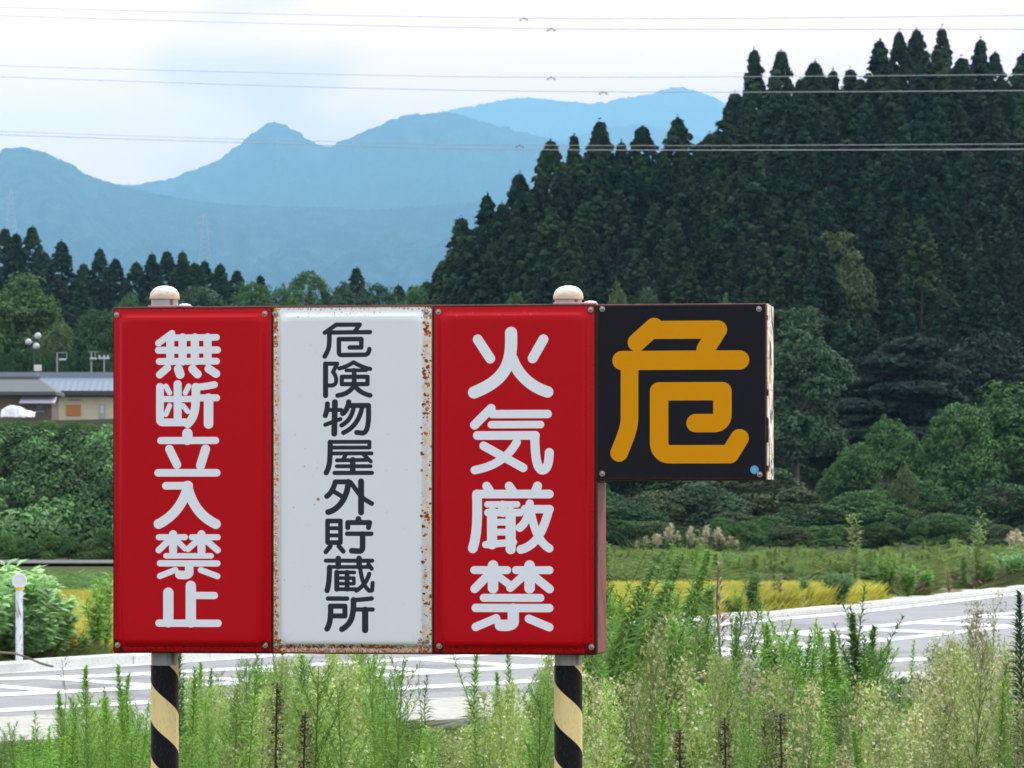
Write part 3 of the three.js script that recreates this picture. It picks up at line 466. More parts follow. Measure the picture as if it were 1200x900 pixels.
// ------------------------------------------------------------------ rice field, berm, pampas
const blades = (seed, n, h, spread, w, lean, tip) => { const r = rngOf(seed), mb = new MB(); for (let i = 0; i < n; i++) { const a = r() * 6.283, b = r() * 6.283, L = h * (0.6 + 0.5 * r()), base = V(Math.cos(a) * spread * r(), 0, Math.sin(a) * spread * r()), dir = V(Math.cos(b) * lean * (0.3 + r()), 1, Math.sin(b) * lean * (0.3 + r())).normalize(), f = 0.75 + 0.5 * r(); mb.leaf(base, dir, V(-dir.z, 0, dir.x + 0.001).normalize(), L, w * (0.7 + 0.6 * r()), tip, [f, f, f * 0.9]); } return mb.geo(); };
{
  const rng = rngOf(12), list = [], white = leafMat(rgb(1, 1, 1), 0.25);
  for (let i = 0; i < 30000; i++) {
    const d = 44 + 25.5 * Math.sqrt(rng()), px = lerp(-60, 1030, rng()), q = (px - 600) / F * d, edge = ground(px, farEdge(px)); if (-edge.z + 1.4 > d || d > poly([[0, 61], [560, 66], [760, 69], [1000, 69]])(px)) continue;
    if (px < 84 + 8 * Math.sin(d)) continue;
    const k = 0.85 + 0.3 * rng() + 0.3 * perlin.noise(q * 0.4, d * 0.2, 1); list.push({ p: V(q, -0.08, -d), a: rng() * 6.3, w: 1.1, h: 1.0 + 0.25 * rng(), c: rgb(0.6 * k, 0.57 * k, 0.12 * k) });
  }
  instances('rice', blades(1, 26, 0.4, 0.17, 0.02, 0.22, 0.4), white, list, 'ripening yellow rice filling the field beyond the road');
  const g = [], b = [], r2 = rngOf(14);
  const bare = (px, over) => over < 9 && (px > 944 && px < 1058 || px > 1072 && px < 1138 || px > 730 && px < 766 || px > 832 && px < 894);   // soil shows here
  for (let i = 0; i < 9000; i++) { // green grass on the berm, and dry growth on its near face
    const px = lerp(560, 1260, r2()), d0 = bermAt(px), d = d0 + 75 * r2() * r2() + 0.6, x = (px - 600) / F * d; if (bare(px, d - d0)) continue; if (d < d0 + 4.5 && r2() < 0.75) { if (perlin.noise(px * 0.02, 1, d * 0.3) > 0.12) continue; const k = 0.7 + 0.6 * r2(); b.push({ p: V(x, groundY(x, -d) - 0.02, -d), a: r2() * 6.3, w: 0.9, h: 0.4 + 0.5 * r2(), c: r2() < 0.5 ? rgb(0.13 * k, 0.1 * k, 0.06 * k) : rgb(0.09 * k, 0.12 * k, 0.04 * k) }); continue; }
    const n = perlin.noise(x * 0.5, d * 0.12, 7), k = 0.8 + 0.4 * r2() + 0.4 * n; g.push({ p: V(x, groundY(x, -d) - 0.03, -d), a: r2() * 6.3, w: 1 + 0.6 * r2(), h: 0.3 + 0.3 * r2() + 0.2 * n, c: rgb((0.1 + 0.06 * r2()) * k, 0.19 * k, 0.045 * k) });
  }
  for (let i = 0; i < 3800; i++) { const d = lerp(62, 100, r2()), px = lerp(-60, 600, r2()), x = (px - 600) / F * d, k = 0.75 + 0.5 * r2(); g.push({ p: V(x, groundY(x, -d) - 0.03, -d), a: r2() * 6.3, w: 1, h: 0.2 + 0.28 * r2(), c: rgb(0.13 * k, 0.24 * k, 0.06 * k) }); }
  const tuft = blades(3, 26, 0.62, 0.3, 0.035, 0.55, 0.5);
  instances('grass', tuft, white, g, 'rank green grass on the berm beyond the rice'); instances('dry_grass', tuft, white, b, 'dry brown growth on the near face of the berm');
  for (let i = 0; i < 3600; i++) { const d = lerp(118, 258, Math.sqrt(r2())), px = lerp(430, 1270, r2()), x = (px - 600) / F * d, k = 0.7 + 0.5 * r2(); g.push({ p: V(x, groundY(x, -d) - 0.03, -d), a: r2() * 6.3, w: 1.6, h: 0.5 + 0.6 * r2(), c: rgb(0.1 * k, 0.17 * k, 0.05 * k) }); }
  const gv = []; for (let i = 0; i < 1300; i++) { const px = lerp(-80, 1280, r2()), e = ground(px, farEdge(px) - poly([[0, 3.5], [800, 5.5], [1200, 5]])(px)), d = -e.z + 0.25 + 1.1 * r2() * (px > 1000 ? 6 : 1), x = (px - 600) / F * d, k = 0.7 + 0.6 * r2(); if (px > 100 && px < 1010 || perlin.noise(px * 0.02, d * 0.3, 3) < -0.1) continue; gv.push({ p: V(x, -0.06, -d), a: r2() * 6.3, w: 0.5, h: 0.25 + 0.3 * r2(), c: rgb(0.13 * k, 0.17 * k, 0.05 * k) }); }
  instances('grass', tuft, white, gv, 'thin grass along the back of the far kerb');
  // brown soil heaps on the berm
  const soil = noiseTex(256, 256, (x, y) => { const n = wrapNoise(x, y, 16, 2) + 0.5 * wrapNoise(x, y, 60, 5), v = 0.42 + 0.3 * n; return [v + 0.03, v * 0.84, v * 0.74]; });
  const heap = (px, py, wpx, hpx, d, label) => { d = bermAt(px) + 1.2; const c = at(px, py, d), g = new THREE.SphereGeometry(1, 40, 20), q = g.attributes.position; for (let i = 0; i < q.count; i++) { const v = V().fromBufferAttribute(q, i), f = 1 + 0.3 * fbm(v.x * 2.4 + px, v.y * 2.4, v.z * 2.4, 3); q.setXYZ(i, v.x * f * wpx / F * d / 2, v.y * f * hpx / F * d, v.z * f * 1.6); } g.computeVertexNormals(); const o = solo('soil_heap', g, std(0xffffff, 1, { map: soil }), label, 'soil heap'); o.position.set(c.x, groundY(c.x, -d) - 0.1, -d); };
  heap(1000, 690, 118, 26, 71, 'reddish brown soil heap beyond the road, right of the round bush'); heap(748, 684, 34, 16, 70.5, 'small brown soil heap above the rice, right of the signboard'); heap(862, 688, 70, 14, 71, 'low brown soil heap behind the rice by the dry stem');
  heap(1105, 680, 80, 18, 72, 'low brown soil heap left of the tall verge weeds');
}
const stemMat = std(rgb(1, 1, 1), 0.9, { vertexColors: true });
{
  const rng = rngOf(19), root = thing('pampas_grass', 'line of buff pampas plumes standing before the wood', 'grass', at(800, 640, 118)); root.position.y = groundY(root.position.x, root.position.z);
  const plume = (mb, rgn, h, len, lean) => { const tip = V(lean * h, h, (rgn() - 0.5) * 0.2); mb.rod(V(0, 0, 0), tip, 0.012, 0.008, [0.3, 0.28, 0.12], 3); const dir = V(lean * 1.6, 1, 0).normalize(); for (let i = 0; i < 46; i++) { const t = i / 46, b = tip.clone().addScaledVector(dir, t * len), a = rgn() * 6.283, f = 0.8 + 0.4 * rgn(); mb.leaf(b, V(Math.cos(a) * 0.5 + dir.x, 0.9 - t * 0.2, Math.sin(a) * 0.5).normalize(), V(-Math.sin(a), 0, Math.cos(a)), 0.2 * (1.1 - t * 0.7), 0.035, 0.4, [0.6 * f, 0.55 * f, 0.39 * f]); } };
  const mat = leafMat(rgb(1, 1, 1), 0.2);
  const spots = [[745, 646], [752, 641], [760, 637], [768, 638], [777, 632], [783, 627], [786, 635], [792, 638], [802, 630], [806, 636], [815, 640], [822, 634], [826, 628], [834, 630], [838, 638], [842, 634], [850, 640], [853, 643], [847, 645], [860, 647]];
  for (const [px, py] of spots) { const p = at(px + (rng() - 0.5) * 3, py + 5, 118), mb = new MB(), y0 = groundY(p.x, p.z); plume(mb, rng, p.y - y0, 0.34 + 0.12 * rng(), 0.05 + 0.12 * rng()); const g = mb.geo(); g.translate(p.x - root.position.x, y0 - root.position.y, 0); part('plume', g, mat, root); }
  const lv = new MB(); for (let i = 0; i < 700; i++) { const x = (rng() - 0.5) * 3.1, a = rng() * 6.283, f = 0.7 + 0.5 * rng(); lv.leaf(V(x, -0.1, (rng() - 0.5) * 0.8), V(Math.cos(a) * 0.6, 1, Math.sin(a) * 0.4).normalize(), V(Math.sin(a), 0, Math.cos(a)), 0.5 + 0.5 * rng(), 0.03, 0.6, [0.1 * f, 0.17 * f, 0.05 * f]); } part('leaves', lv.geo(), mat, root);
  const p2 = at(1192, 640, 100), r2 = thing('pampas_grass', 'buff pampas tuft at the right edge above the pale bush', 'grass', V(p2.x, groundY(p2.x, -100), -100)); for (let i = 0; i < 7; i++) { const mb = new MB(); plume(mb, rng, p2.y - r2.position.y + 0.1 * (rng() - 0.3), 0.35, 0.1 + 0.15 * rng()); const g = mb.geo(); g.translate((rng() - 0.4) * 0.5, 0, rng() - 0.5); part('plume', g, mat, r2); }
}

// ------------------------------------------------------------------ weeds: stems with their own leaves
const GREEN = [0.22, 0.4, 0.065], DEEP = [0.12, 0.23, 0.06], PALE = [0.32, 0.46, 0.13], BUFF = [0.5, 0.46, 0.27], GREY = [0.23, 0.33, 0.12];
const mixc = (a, b, t) => a.map((v, i) => lerp(v, b[i], t)), mul = (a, f) => a.map((v) => v * f);
function shootGeo(seed, { h = 1, n = 130, leaf = 0.1, w = 0.014, col = GREEN, lean = 0, start = 0.12, open = 0.9, bend = 0.35, arms = 0 }) { // goldenrod-like: spire of narrow leaves round one stem
  const r = rngOf(seed), mb = new MB(), sway = r() * 6.283, pt = (t) => V(lean * h * t * t + 0.012 * Math.sin(t * 5 + sway), h * t, 0.02 * Math.sin(t * 4 + sway));
  for (let i = 0; i < 6; i++) mb.rod(pt(i / 6), pt((i + 1) / 6), 0.006 * (1.15 - i / 6), 0.006 * (1.15 - (i + 1) / 6), mixc(col, [0.14, 0.1, 0.05], 0.5), 4);
  for (let i = 0; i < n; i++) {
    const t = start + (1 - start) * (i + r() * 0.7) / n, a = i * 2.39996 + (r() - 0.5) * 0.5, prof = Math.sin(Math.PI * Math.min(1, 0.2 + 0.8 * Math.pow(1 - t, 0.75))) * 0.55 + 0.45, el = lerp(-0.1, 1.9, t * t) * open, f = 0.75 + 0.5 * r();
    const dir = V(Math.cos(a), el + 0.25 * (r() - 0.5), Math.sin(a)).normalize(), side = V(-Math.sin(a), 0.2 * (r() - 0.5), Math.cos(a)).normalize();
    mb.leaf(pt(t), dir, side, leaf * Math.max(0.35, prof * (1.15 - 0.75 * t * t)) * (0.75 + 0.5 * r()), w * (0.8 + 0.4 * r()), bend, mul(mixc(col, r() < 0.08 ? [0.32, 0.3, 0.06] : col, 0.7), f));
  }
  for (let k = 0; k < arms; k++) { const t0 = 0.35 + 0.5 * k / arms, a = k * 2.4 + r(), L = h * (0.28 + 0.2 * r()), b = pt(t0), d = V(Math.cos(a) * 0.55, 1, Math.sin(a) * 0.55).normalize(); mb.rod(b, b.clone().addScaledVector(d, L), 0.004, 0.002, mul(col, 0.8), 3); for (let i = 0; i < 34; i++) { const t = (i + r()) / 34, q = i * 2.4, dd = V(Math.cos(q) + d.x, 0.4 + t * 1.3, Math.sin(q) + d.z).normalize(); mb.leaf(b.clone().addScaledVector(d, L * t), dd, V(-Math.sin(q), 0, Math.cos(q)), leaf * 0.62 * (1.1 - 0.6 * t), w * 0.8, bend, mul(col, 0.75 + 0.5 * r())); } }
  return mb.geo();
}
function panicleGeo(seed, { h = 1, br = 30, from = 0.3, len = 0.23, heads = 22, col = GREY, fluff = BUFF, size = 0.0085, white = 0.2 }) { // fleabane-like: airy branches set with tiny seed heads
  const r = rngOf(seed), mb = new MB(), k = (r() - 0.5) * 0.1; const pt = (t) => V(k * h * t * t, h * t, 0.05 * h * t * (r() * 0.02 + 0.1));
  for (let i = 0; i < 5; i++) mb.rod(pt(i / 5), pt((i + 1) / 5), 0.0055 * (1.1 - i / 5), 0.0055 * (1.1 - (i + 1) / 5), mixc(col, [0.2, 0.14, 0.08], 0.4), 4);
  for (let i = 0; i < 40; i++) { const t = 0.05 + 0.6 * r(), a = r() * 6.283; mb.leaf(pt(t), V(Math.cos(a), 0.7 + 0.6 * r(), Math.sin(a)).normalize(), V(-Math.sin(a), 0, Math.cos(a)), 0.05 + 0.05 * r(), 0.007, 0.35, mul(col, 0.7 + 0.6 * r())); }
  for (let i = 0; i < br; i++) {
    const t = from + (1 - from) * (i + r()) / br, a = i * 2.39996 + r(), L = len * h * (1.08 - 0.85 * (t - from) / (1 - from)) * (0.7 + 0.6 * r()), d = V(Math.cos(a) * 0.5, 1, Math.sin(a) * 0.5).normalize(), b = pt(t), e = b.clone().addScaledVector(d, L);
    mb.rod(b, e, 0.0022, 0.0012, mul(col, 0.9), 3);
    for (let j = 0; j < heads; j++) {
      const q = b.clone().lerp(e, 0.2 + 0.8 * Math.sqrt(r())).add(V((r() - 0.5) * 0.06, (r() - 0.3) * 0.06, (r() - 0.5) * 0.06)), g = r(), s = size * (0.6 + 0.8 * r());
      if (g < 0.42) { const q2 = r() * 6.283; mb.leaf(q, V(Math.cos(q2) * 0.8, 1, Math.sin(q2) * 0.8).normalize(), V(-Math.sin(q2), 0, Math.cos(q2)), s * 3.2, s * 0.5, 0.2, mul(col, 0.8 + 0.5 * r())); }
      else { const c = g > 1 - white * 0.58 ? [0.62, 0.6, 0.5] : mul(mixc(fluff, col, 0.5 * r()), 0.8 + 0.4 * r()), u = V(r() - 0.5, r() - 0.5, r() - 0.5).normalize(), v = V(u.y, u.z, u.x).cross(u).normalize(); mb.quad(q.clone().addScaledVector(u, s), q.clone().addScaledVector(v, s * 0.7), q.clone().addScaledVector(u, -s), q.clone().addScaledVector(v, -s * 0.7), c); }
    }
  }
  return mb.geo();
}
function featherGeo(seed, { h = 1, br = 26, col = PALE }) { // feathery light green: many fine upright side shoots with short leaves
  const r = rngOf(seed), mb = new MB(); mb.rod(V(0, 0, 0), V(0.03 * h, h, 0), 0.006, 0.002, mul(col, 0.7), 4);
  for (let i = 0; i < br; i++) {
    const t = 0.15 + 0.8 * (i + r()) / br, a = i * 2.39996 + r(), L = h * 0.3 * (1.1 - 0.7 * t) * (0.7 + 0.6 * r()), d = V(Math.cos(a) * 0.5, 1, Math.sin(a) * 0.5).normalize(), b = V(0.03 * h * t, h * t, 0); mb.rod(b, b.clone().addScaledVector(d, L), 0.002, 0.001, mul(col, 0.8), 3);
    for (let j = 0; j < 24; j++) { const s = (j + r()) / 24, q = j * 2.4 + r(), dd = V(Math.cos(q) * 0.9 + d.x, 0.5 + s, Math.sin(q) * 0.9 + d.z).normalize(); mb.leaf(b.clone().addScaledVector(d, L * s), dd, V(-Math.sin(q), 0, Math.cos(q)), 0.042 * (1.2 - 0.6 * s), 0.006, 0.3, mul(mixc(col, GREEN, 0.4 * r()), 0.75 + 0.5 * r())); }
  }
  return mb.geo();
}
function dockGeo(seed, h) { // dead dock: rusty brown seed spike
  const r = rngOf(seed), mb = new MB(), B = [0.07, 0.045, 0.04]; mb.rod(V(0, 0, 0), V(0, h * 0.5, 0), 0.007, 0.006, mul(B, 0.9), 5); mb.rod(V(0, h * 0.5, 0), V(0.012, h, 0), 0.006, 0.003, mul(B, 0.9), 5);
  for (let i = 0; i < 420; i++) { const t = 0.52 + 0.48 * Math.pow(r(), 0.9), a = r() * 6.283, whorl = 0.55 + 0.45 * Math.sin(t * 70) , R = (0.012 + 0.024 * whorl) * (1.25 - 0.9 * (t - 0.52) / 0.48), q = V(Math.cos(a) * R + 0.012 * t, h * t, Math.sin(a) * R), f = 0.6 + 0.9 * r(); mb.leaf(q, V(Math.cos(a), -0.3 + r(), Math.sin(a)).normalize(), V(-Math.sin(a), 0, Math.cos(a)), 0.016, 0.012, 0.3, [B[0] * f * 1.1, B[1] * f, B[2] * f]); }
  return mb.geo();
}
const weedMat = leafMat(rgb(1, 1, 1), 0.28), dryMat = leafMat(rgb(1, 1, 1));
const tipAt = (px, py, d) => { const p = at(px, py, d); return { p: V(p.x, -0.06, p.z), h: p.y + 0.06 }; };

// background of the foreground: the weeds nobody could count, taller or lower as the photograph shows
{
  const rng = rngOf(33);
  const top = poly([[-60, 880], [0, 878], [50, 858], [80, 822], [165, 824], [205, 806], [262, 800], [285, 778], [330, 772], [400, 770], [455, 778], [470, 830], [490, 862], [540, 862], [556, 838], [600, 812], [640, 788], [690, 770], [740, 762], [780, 735], [820, 742], [850, 790], [880, 785], [905, 800], [935, 800], [960, 806], [1010, 812], [1040, 832], [1068, 838], [1090, 800], [1112, 760], [1140, 735], [1165, 765], [1190, 780], [1260, 775]]);
  const kinds = { panicle: [1, 2, 3].map((s) => panicleGeo(s, { h: 1 })), pale: [4, 5].map((s) => panicleGeo(s, { h: 1, fluff: [0.3, 0.36, 0.17], col: PALE, white: 0.15 })), feather: [6, 7, 8].map((s) => featherGeo(s, { h: 1 })), shoot: [9, 10, 11].map((s) => shootGeo(s, { h: 1, leaf: 0.08, n: 170, w: 0.012 })) };
  const lists = {}; const add = (k, v, q) => { const key = k + v; (lists[key] ??= []).push(q); };
  for (let i = 0; i < 1550; i++) {
    const px = lerp(-40, 1240, rng()), d = lerp(15.5, 28.4, Math.pow(rng(), 0.8)), tip = top(px) + Math.pow(rng(), 1.25) * 140 - 6 + (rng() < 0.12 ? -14 : 0); const { p, h } = tipAt(px, tip, d); if (h < 0.12) continue;
    const warm = smooth(640, 700, px), n = perlin.noise(px * 0.012, d * 0.3, 5) + (rng() - 0.5) * 0.5; let kind;
    if (warm > rng()) { const q = rng() + n * 0.7; kind = q > 0.5 ? 'panicle' : q > 0.34 ? 'pale' : q > 0.12 ? 'shoot' : 'feather'; } else kind = px < 200 ? (rng() < 0.5 ? 'shoot' : 'feather') : n > 0.1 ? 'pale' : rng() < 0.25 ? 'shoot' : 'feather';
    const v = Math.floor(rng() * kinds[kind].length), k = 0.72 + 0.65 * rng() + 0.5 * n; add(kind, v, { p, h, w: Math.min(1.05, 0.5 + 0.42 * h) * (0.8 + 0.4 * rng()), a: rng() * 6.283, tx: (rng() - 0.5) * 0.16, tz: (rng() - 0.5) * 0.2, c: (kind === 'panicle' || kind === 'pale') ? rgb(k * 1.04, k * 0.99, k * 0.86) : rgb(k * 0.74, k * 0.86, k * 0.6) });
  }
  for (let i = 0; i < 165; i++) { // denser leafy stands: the green row by the road, and round the tall leaning group
    const row = i < 75, px = row ? lerp(892, 1056, rng()) : lerp(705, 838, rng()), d = lerp(19, 24, rng()), { p, h } = tipAt(px, row ? lerp(742, 830, rng()) : lerp(690, 800, rng()), d), k = 0.5 + 0.6 * rng();
    add(i % 3 ? 'shoot' : 'feather', i % 3, { p, h, w: (row ? 1.25 : 1.1) * (0.8 + 0.5 * rng()), a: rng() * 6.283, tx: (rng() - 0.5) * 0.2, tz: (rng() - 0.5) * 0.2 - (row ? 0 : 0.14), c: rgb(k * 0.72, k * 0.9, k * 0.62) });
  }
  for (const [key, list] of Object.entries(lists)) { const k = key.replace(/\d/, ''), v = +key.at(-1); instances({ panicle: 'seeding_weeds', pale: 'pale_weeds', feather: 'feathery_weeds', shoot: 'leafy_weeds' }[k], kinds[k][v], weedMat, list, { panicle: 'buff seeding weeds massed below and right of the signboard', pale: 'pale green flowering weeds massed behind the poles', feather: 'feathery light green weeds massed below the white panel', shoot: 'leafy green weed shoots among the massed weeds' }[k]); }
  const low = []; for (let i = 0; i < 2600; i++) { const d = lerp(11, 29.3, rng()), px = lerp(-100, 1300, rng()), x = (px - 600) / F * d, k = 0.7 + 0.5 * rng(), lim = (EYE - (top(px) + 20 - HORIZON) / F * d) + 0.06; low.push({ p: V(x, -0.08, -d), a: rng() * 6.283, w: 0.7 + 0.5 * rng(), h: Math.max(0.2, Math.min(0.9, lim * 0.8)), c: rgb(0.11 * k, 0.16 * k, 0.05 * k) }); }
  instances('undergrowth', blades(7, 30, 0.6, 0.22, 0.02, 0.5, 0.4), weedMat, low, 'low grass and leaves at the foot of the roadside weeds');
}
{ // rank weeds standing along the berm beyond the rice
  const r = rngOf(29), geos = [featherGeo(301, { h: 1, col: [0.24, 0.36, 0.09] }), shootGeo(302, { h: 1, leaf: 0.11, w: 0.02, n: 150 }), featherGeo(303, { h: 1, br: 34, col: [0.18, 0.31, 0.07] })], lists = [[], [], []];
  for (let i = 0; i < 1500; i++) { const px = lerp(600, 1275, r()), d = bermAt(px) + 4 + 36 * r() * r(), x = (px - 600) / F * d, n = perlin.noise(x * 0.7, d * 0.12, 3), k = 0.5 + 0.4 * r() + 0.4 * n; if (n < -0.3 || d - bermAt(px) < 9 && (px > 944 && px < 1058 || px > 1072 && px < 1138 || px > 730 && px < 766 || px > 832 && px < 894)) continue; lists[i % 3].push({ p: V(x, groundY(x, -d) - 0.05, -d), a: r() * 6.3, w: 1.1 + 0.8 * r(), h: 0.22 + 0.2 * r() + 0.35 * Math.max(0, n), tx: 0.2 * (r() - 0.5), tz: 0.2 * (r() - 0.5), c: rgb(k * (0.85 + 0.4 * r()), k, k * 0.9) }); }
  geos.forEach((g, i) => instances('green_weeds', g, weedMat, lists[i], 'rank green weeds growing along the berm beyond the rice'));
}
// the single weeds that stand out
{
  let seed = 200; const green = (px, py, d, label, o = {}, mat = weedMat) => { const { p, h } = tipAt(px, py, d), t = thing('goldenrod', label, 'weed', p, seed); t.rotation.y = o.lean ? 0 : seed * 1.3; if (o.lean) t.position.x -= o.lean * h; part('leafy_stem', shootGeo(seed++, { h: h, n: Math.round(260 * h + 40), leaf: 0.085, w: 0.0125, ...o }), mat, t); };
  green(103, 783, 21, 'bright green weed spire left of the left pole, second from the picture edge');
  green(142, 782, 20.5, 'tallest bright green weed spire just left of the left pole', { leaf: 0.079 });
  green(152, 792, 21.5, 'bright green weed spire leaning beside the tallest one left of the pole', { lean: 0.06 });
  green(70, 812, 22, 'short green weed spire above the left bottom corner', { leaf: 0.08 });
  green(118, 822, 20, 'broad low green weed between the left bright spires', { n: 180, leaf: 0.086 });
  green(43, 832, 24, 'thin pale weed stalk near the left picture edge', { n: 36, leaf: 0.07, col: GREY });
  green(214, 766, 19, 'dark green weed spire touching the right side of left pole', { col: DEEP, n: 283, leaf: 0.09 });
  green(232, 778, 23, 'slender weed tip right of the left pole', { leaf: 0.075 }); green(247, 785, 23.5, 'second slender weed tip right of the left pole', { leaf: 0.07 });
  green(306, 768, 21, 'reddish-stemmed weed under the join of red and white panels', { col: [0.22, 0.24, 0.07], n: 108, leaf: 0.09 });
  green(352, 770, 22, 'bright weed spire under the left half of the white panel', { leaf: 0.08, n: 270 }); green(428, 762, 22, 'bright arching weed under the right half of the white panel', { lean: 0.14, leaf: 0.09, n: 256 });
  green(448, 784, 23, 'arching weed at the right side of the feathery clump', { lean: 0.2, leaf: 0.08 });
  green(501, 792, 25, 'small dark weed alone in the gap before the road', { col: DEEP, n: 94, leaf: 0.085 });
  green(560, 768, 20, 'large bright green weed left of the right pole', { n: 230, leaf: 0.086, arms: 3 }); green(596, 762, 21, 'green weed with open leaves just left of the right pole', { n: 170, leaf: 0.079, arms: 2 });
  green(578, 790, 20.5, 'shorter green weed between the two large ones left of right pole', { leaf: 0.072 });
  const giant = { col: [0.14, 0.27, 0.055], leaf: 0.125, w: 0.015, n: 330, bend: 0.55, open: 0.6, arms: 3 };
  green(768, 664, 19, 'tall dark weed leaning right, nearest the signboard edge', { ...giant, lean: 0.2 }); green(803, 652, 19.4, 'tallest leaning dark weed right of the signboard', { ...giant, lean: 0.2 }); green(828, 648, 20.2, 'tall leaning green weed, right end of the tall group', { ...giant, col: [0.15, 0.3, 0.055], lean: 0.14 }); green(786, 686, 18.6, 'lower dark weed within the tall leaning group', { ...giant, lean: 0.22 });
  green(716, 640, 23, 'dark weed peeping out beside the right edge of signboard', { ...giant, leaf: 0.072, n: 270 });
  green(862, 726, 20.4, 'bright yellow-green spire right of the dry stem', { leaf: 0.094, n: 283, col: [0.16, 0.34, 0.05] }); green(833, 726, 22.5, 'thin green spire left of the dry stem', { leaf: 0.07, n: 121 });
  green(902, 734, 21.5, 'green weed spire, first right of the bright yellow-green one', { w: 0.0165, n: 310, leaf: 0.11, arms: 5 }); green(936, 740, 21.8, 'green weed with a bent tip in the row right of centre', { w: 0.0165, n: 297, leaf: 0.11, arms: 7, lean: 0.05 }); green(954, 730, 22.4, 'thin hooked weed standing above the row', { n: 80, leaf: 0.11, lean: 0.06 });
  green(975, 742, 21, 'bushy green weed with pale top in the row right of centre', { w: 0.0165, n: 351, leaf: 0.11, arms: 5 }); green(1003, 722, 21.2, 'dense dark green weed, tallest of the row by the road', { w: 0.0165, n: 405, leaf: 0.11, arms: 7, col: [0.1, 0.2, 0.045] }); green(1022, 736, 21.6, 'leafy weed right of the dense dark one', { w: 0.0165, n: 324, leaf: 0.11, arms: 7, lean: 0.08, col: [0.12, 0.23, 0.05] }); green(1042, 752, 22.4, 'slim weed at the right end of the row', { n: 110, leaf: 0.08, lean: 0.1 });
  green(1070, 752, 27.5, 'small upright weed on the pavement behind the row', { n: 120, leaf: 0.072 });
  green(1198, 696, 17.5, 'tall dark blue-green weed at the right picture edge', { col: [0.045, 0.1, 0.045], n: 351, leaf: 0.094, w: 0.014 });
  green(908, 800, 18.4, 'short bright green shoot below the row', { leaf: 0.072 }); green(968, 768, 19, 'bright light green shoot in front of the dense dark weed', { leaf: 0.072, col: [0.2, 0.36, 0.07] }); green(1004, 858, 16.6, 'bright light green shoot near the bottom edge', { leaf: 0.09, col: [0.2, 0.36, 0.07] }); green(945, 834, 17.6, 'light green rosette-topped weed at the lower right', { leaf: 0.072, open: 0.6, col: [0.2, 0.36, 0.07] });
  green(808, 812, 17.2, 'leafy green weed low in the buff seeding weeds', { n: 190, leaf: 0.086, open: 0.6, arms: 3 }); green(870, 838, 17.4, 'light green weed beside the lower dock head', { n: 130, leaf: 0.072 }); green(1120, 858, 17, 'light green weed at the lower right corner', { n: 140, leaf: 0.072 });
  const fw = (px, py, d, s, label, o = {}) => { const { p, h } = tipAt(px, py, d), t = thing('fleabane', label, 'weed', p, s); part('seed_head', panicleGeo(s, { h, br: 44, heads: 26, ...o }), weedMat, t); };
  fw(795, 738, 19.6, 61, 'buff seeding weed under the tall leaning weeds'); fw(762, 762, 19, 62, 'buff seeding weed right of the right pole'); fw(708, 740, 20, 63, 'pale seeding weed beside the lower corner of the signboard', { fluff: [0.33, 0.37, 0.22] }); fw(875, 788, 18.2, 64, 'broad buff seeding weed below the bright spire');
  fw(1137, 722, 20.5, 65, 'tallest pinkish-buff seeding weed on the right', { fluff: [0.4, 0.32, 0.2], col: [0.19, 0.2, 0.1] }); fw(1158, 712, 21, 66, 'thin seeding weed with a tall tip on the right', { br: 26, heads: 14 }); fw(1102, 764, 20, 67, 'buff seeding weed left of the tallest one'); fw(918, 738, 23, 68, 'thin buff seeding weed among the green row', { br: 22, heads: 12 }); fw(1020, 832, 17.5, 69, 'broad buff seeding weed at the lower right'); fw(1178, 772, 18.5, 70, 'buff seeding weed near the right edge');
  fw(640, 800, 18.5, 71, 'pale seeding weed just left of the right pole base', { fluff: [0.32, 0.36, 0.19] });
  const dk = (px, py, d, s, label) => { const { p, h } = tipAt(px, py, d); part('seed_spike', dockGeo(s, h), dryMat, thing('dead_dock', label, 'weed', p, s)); };
  dk(322, 800, 15.6, 81, 'dead brown seed spike under the left edge of white panel'); dk(354, 834, 15.2, 82, 'shorter dead brown seed spike below the white panel'); dk(796, 856, 14.8, 83, 'dark brown seed clump low right of the right pole'); dk(852, 842, 15.2, 84, 'thin brown seed spike at the bottom right of centre'); dk(918, 836, 15.4, 85, 'dark brown seed spike below the green row');
  // dry standing stems
  const dry = (px, py, d, label, r, head) => { const { p, h } = tipAt(px, py, d), mb = new MB(), g = rngOf(px), c = [0.17, 0.12, 0.1]; let q = V(0, 0, 0); for (let i = 1; i <= 8; i++) { const n = V(0.012 * Math.sin(i * 1.4 + px), h * i / 8, 0.01 * Math.cos(i)); mb.rod(q, n, r * (1.2 - i * 0.09), r * (1.1 - i * 0.09), c, 5); q = n; } for (let i = 0; i < head; i++) { const t = 1 - 0.24 * g(), a = g() * 6.283; mb.leaf(V(0, h * t, 0), V(Math.cos(a), 0.8 + g(), Math.sin(a)).normalize(), V(-Math.sin(a), 0, Math.cos(a)), 0.04 + 0.05 * (1 - t) * 3, 0.008, 0.3, mul([0.34, 0.26, 0.2], 0.7 + 0.5 * g())); } part('stem', mb.geo(), dryMat, thing('dry_stalk', label, 'weed', p)); };
  dry(843, 664, 18.4, 'tall dry pinkish stalk standing before the road', 0.009, 46); dry(818, 728, 18.8, 'thin dry stem just left of the tall dry stalk', 0.004, 10); dry(75, 772, 22, 'thin dry stem rising left of the bright spires', 0.0035, 6); dry(596, 742, 23, 'bare twig before the road left of the green pair', 0.003, 4); dry(492, 770, 24, 'bare twig in the gap below the white panel', 0.003, 4); dry(185, 745, 24, 'thin bare twig beside the left pole', 0.003, 0);
}
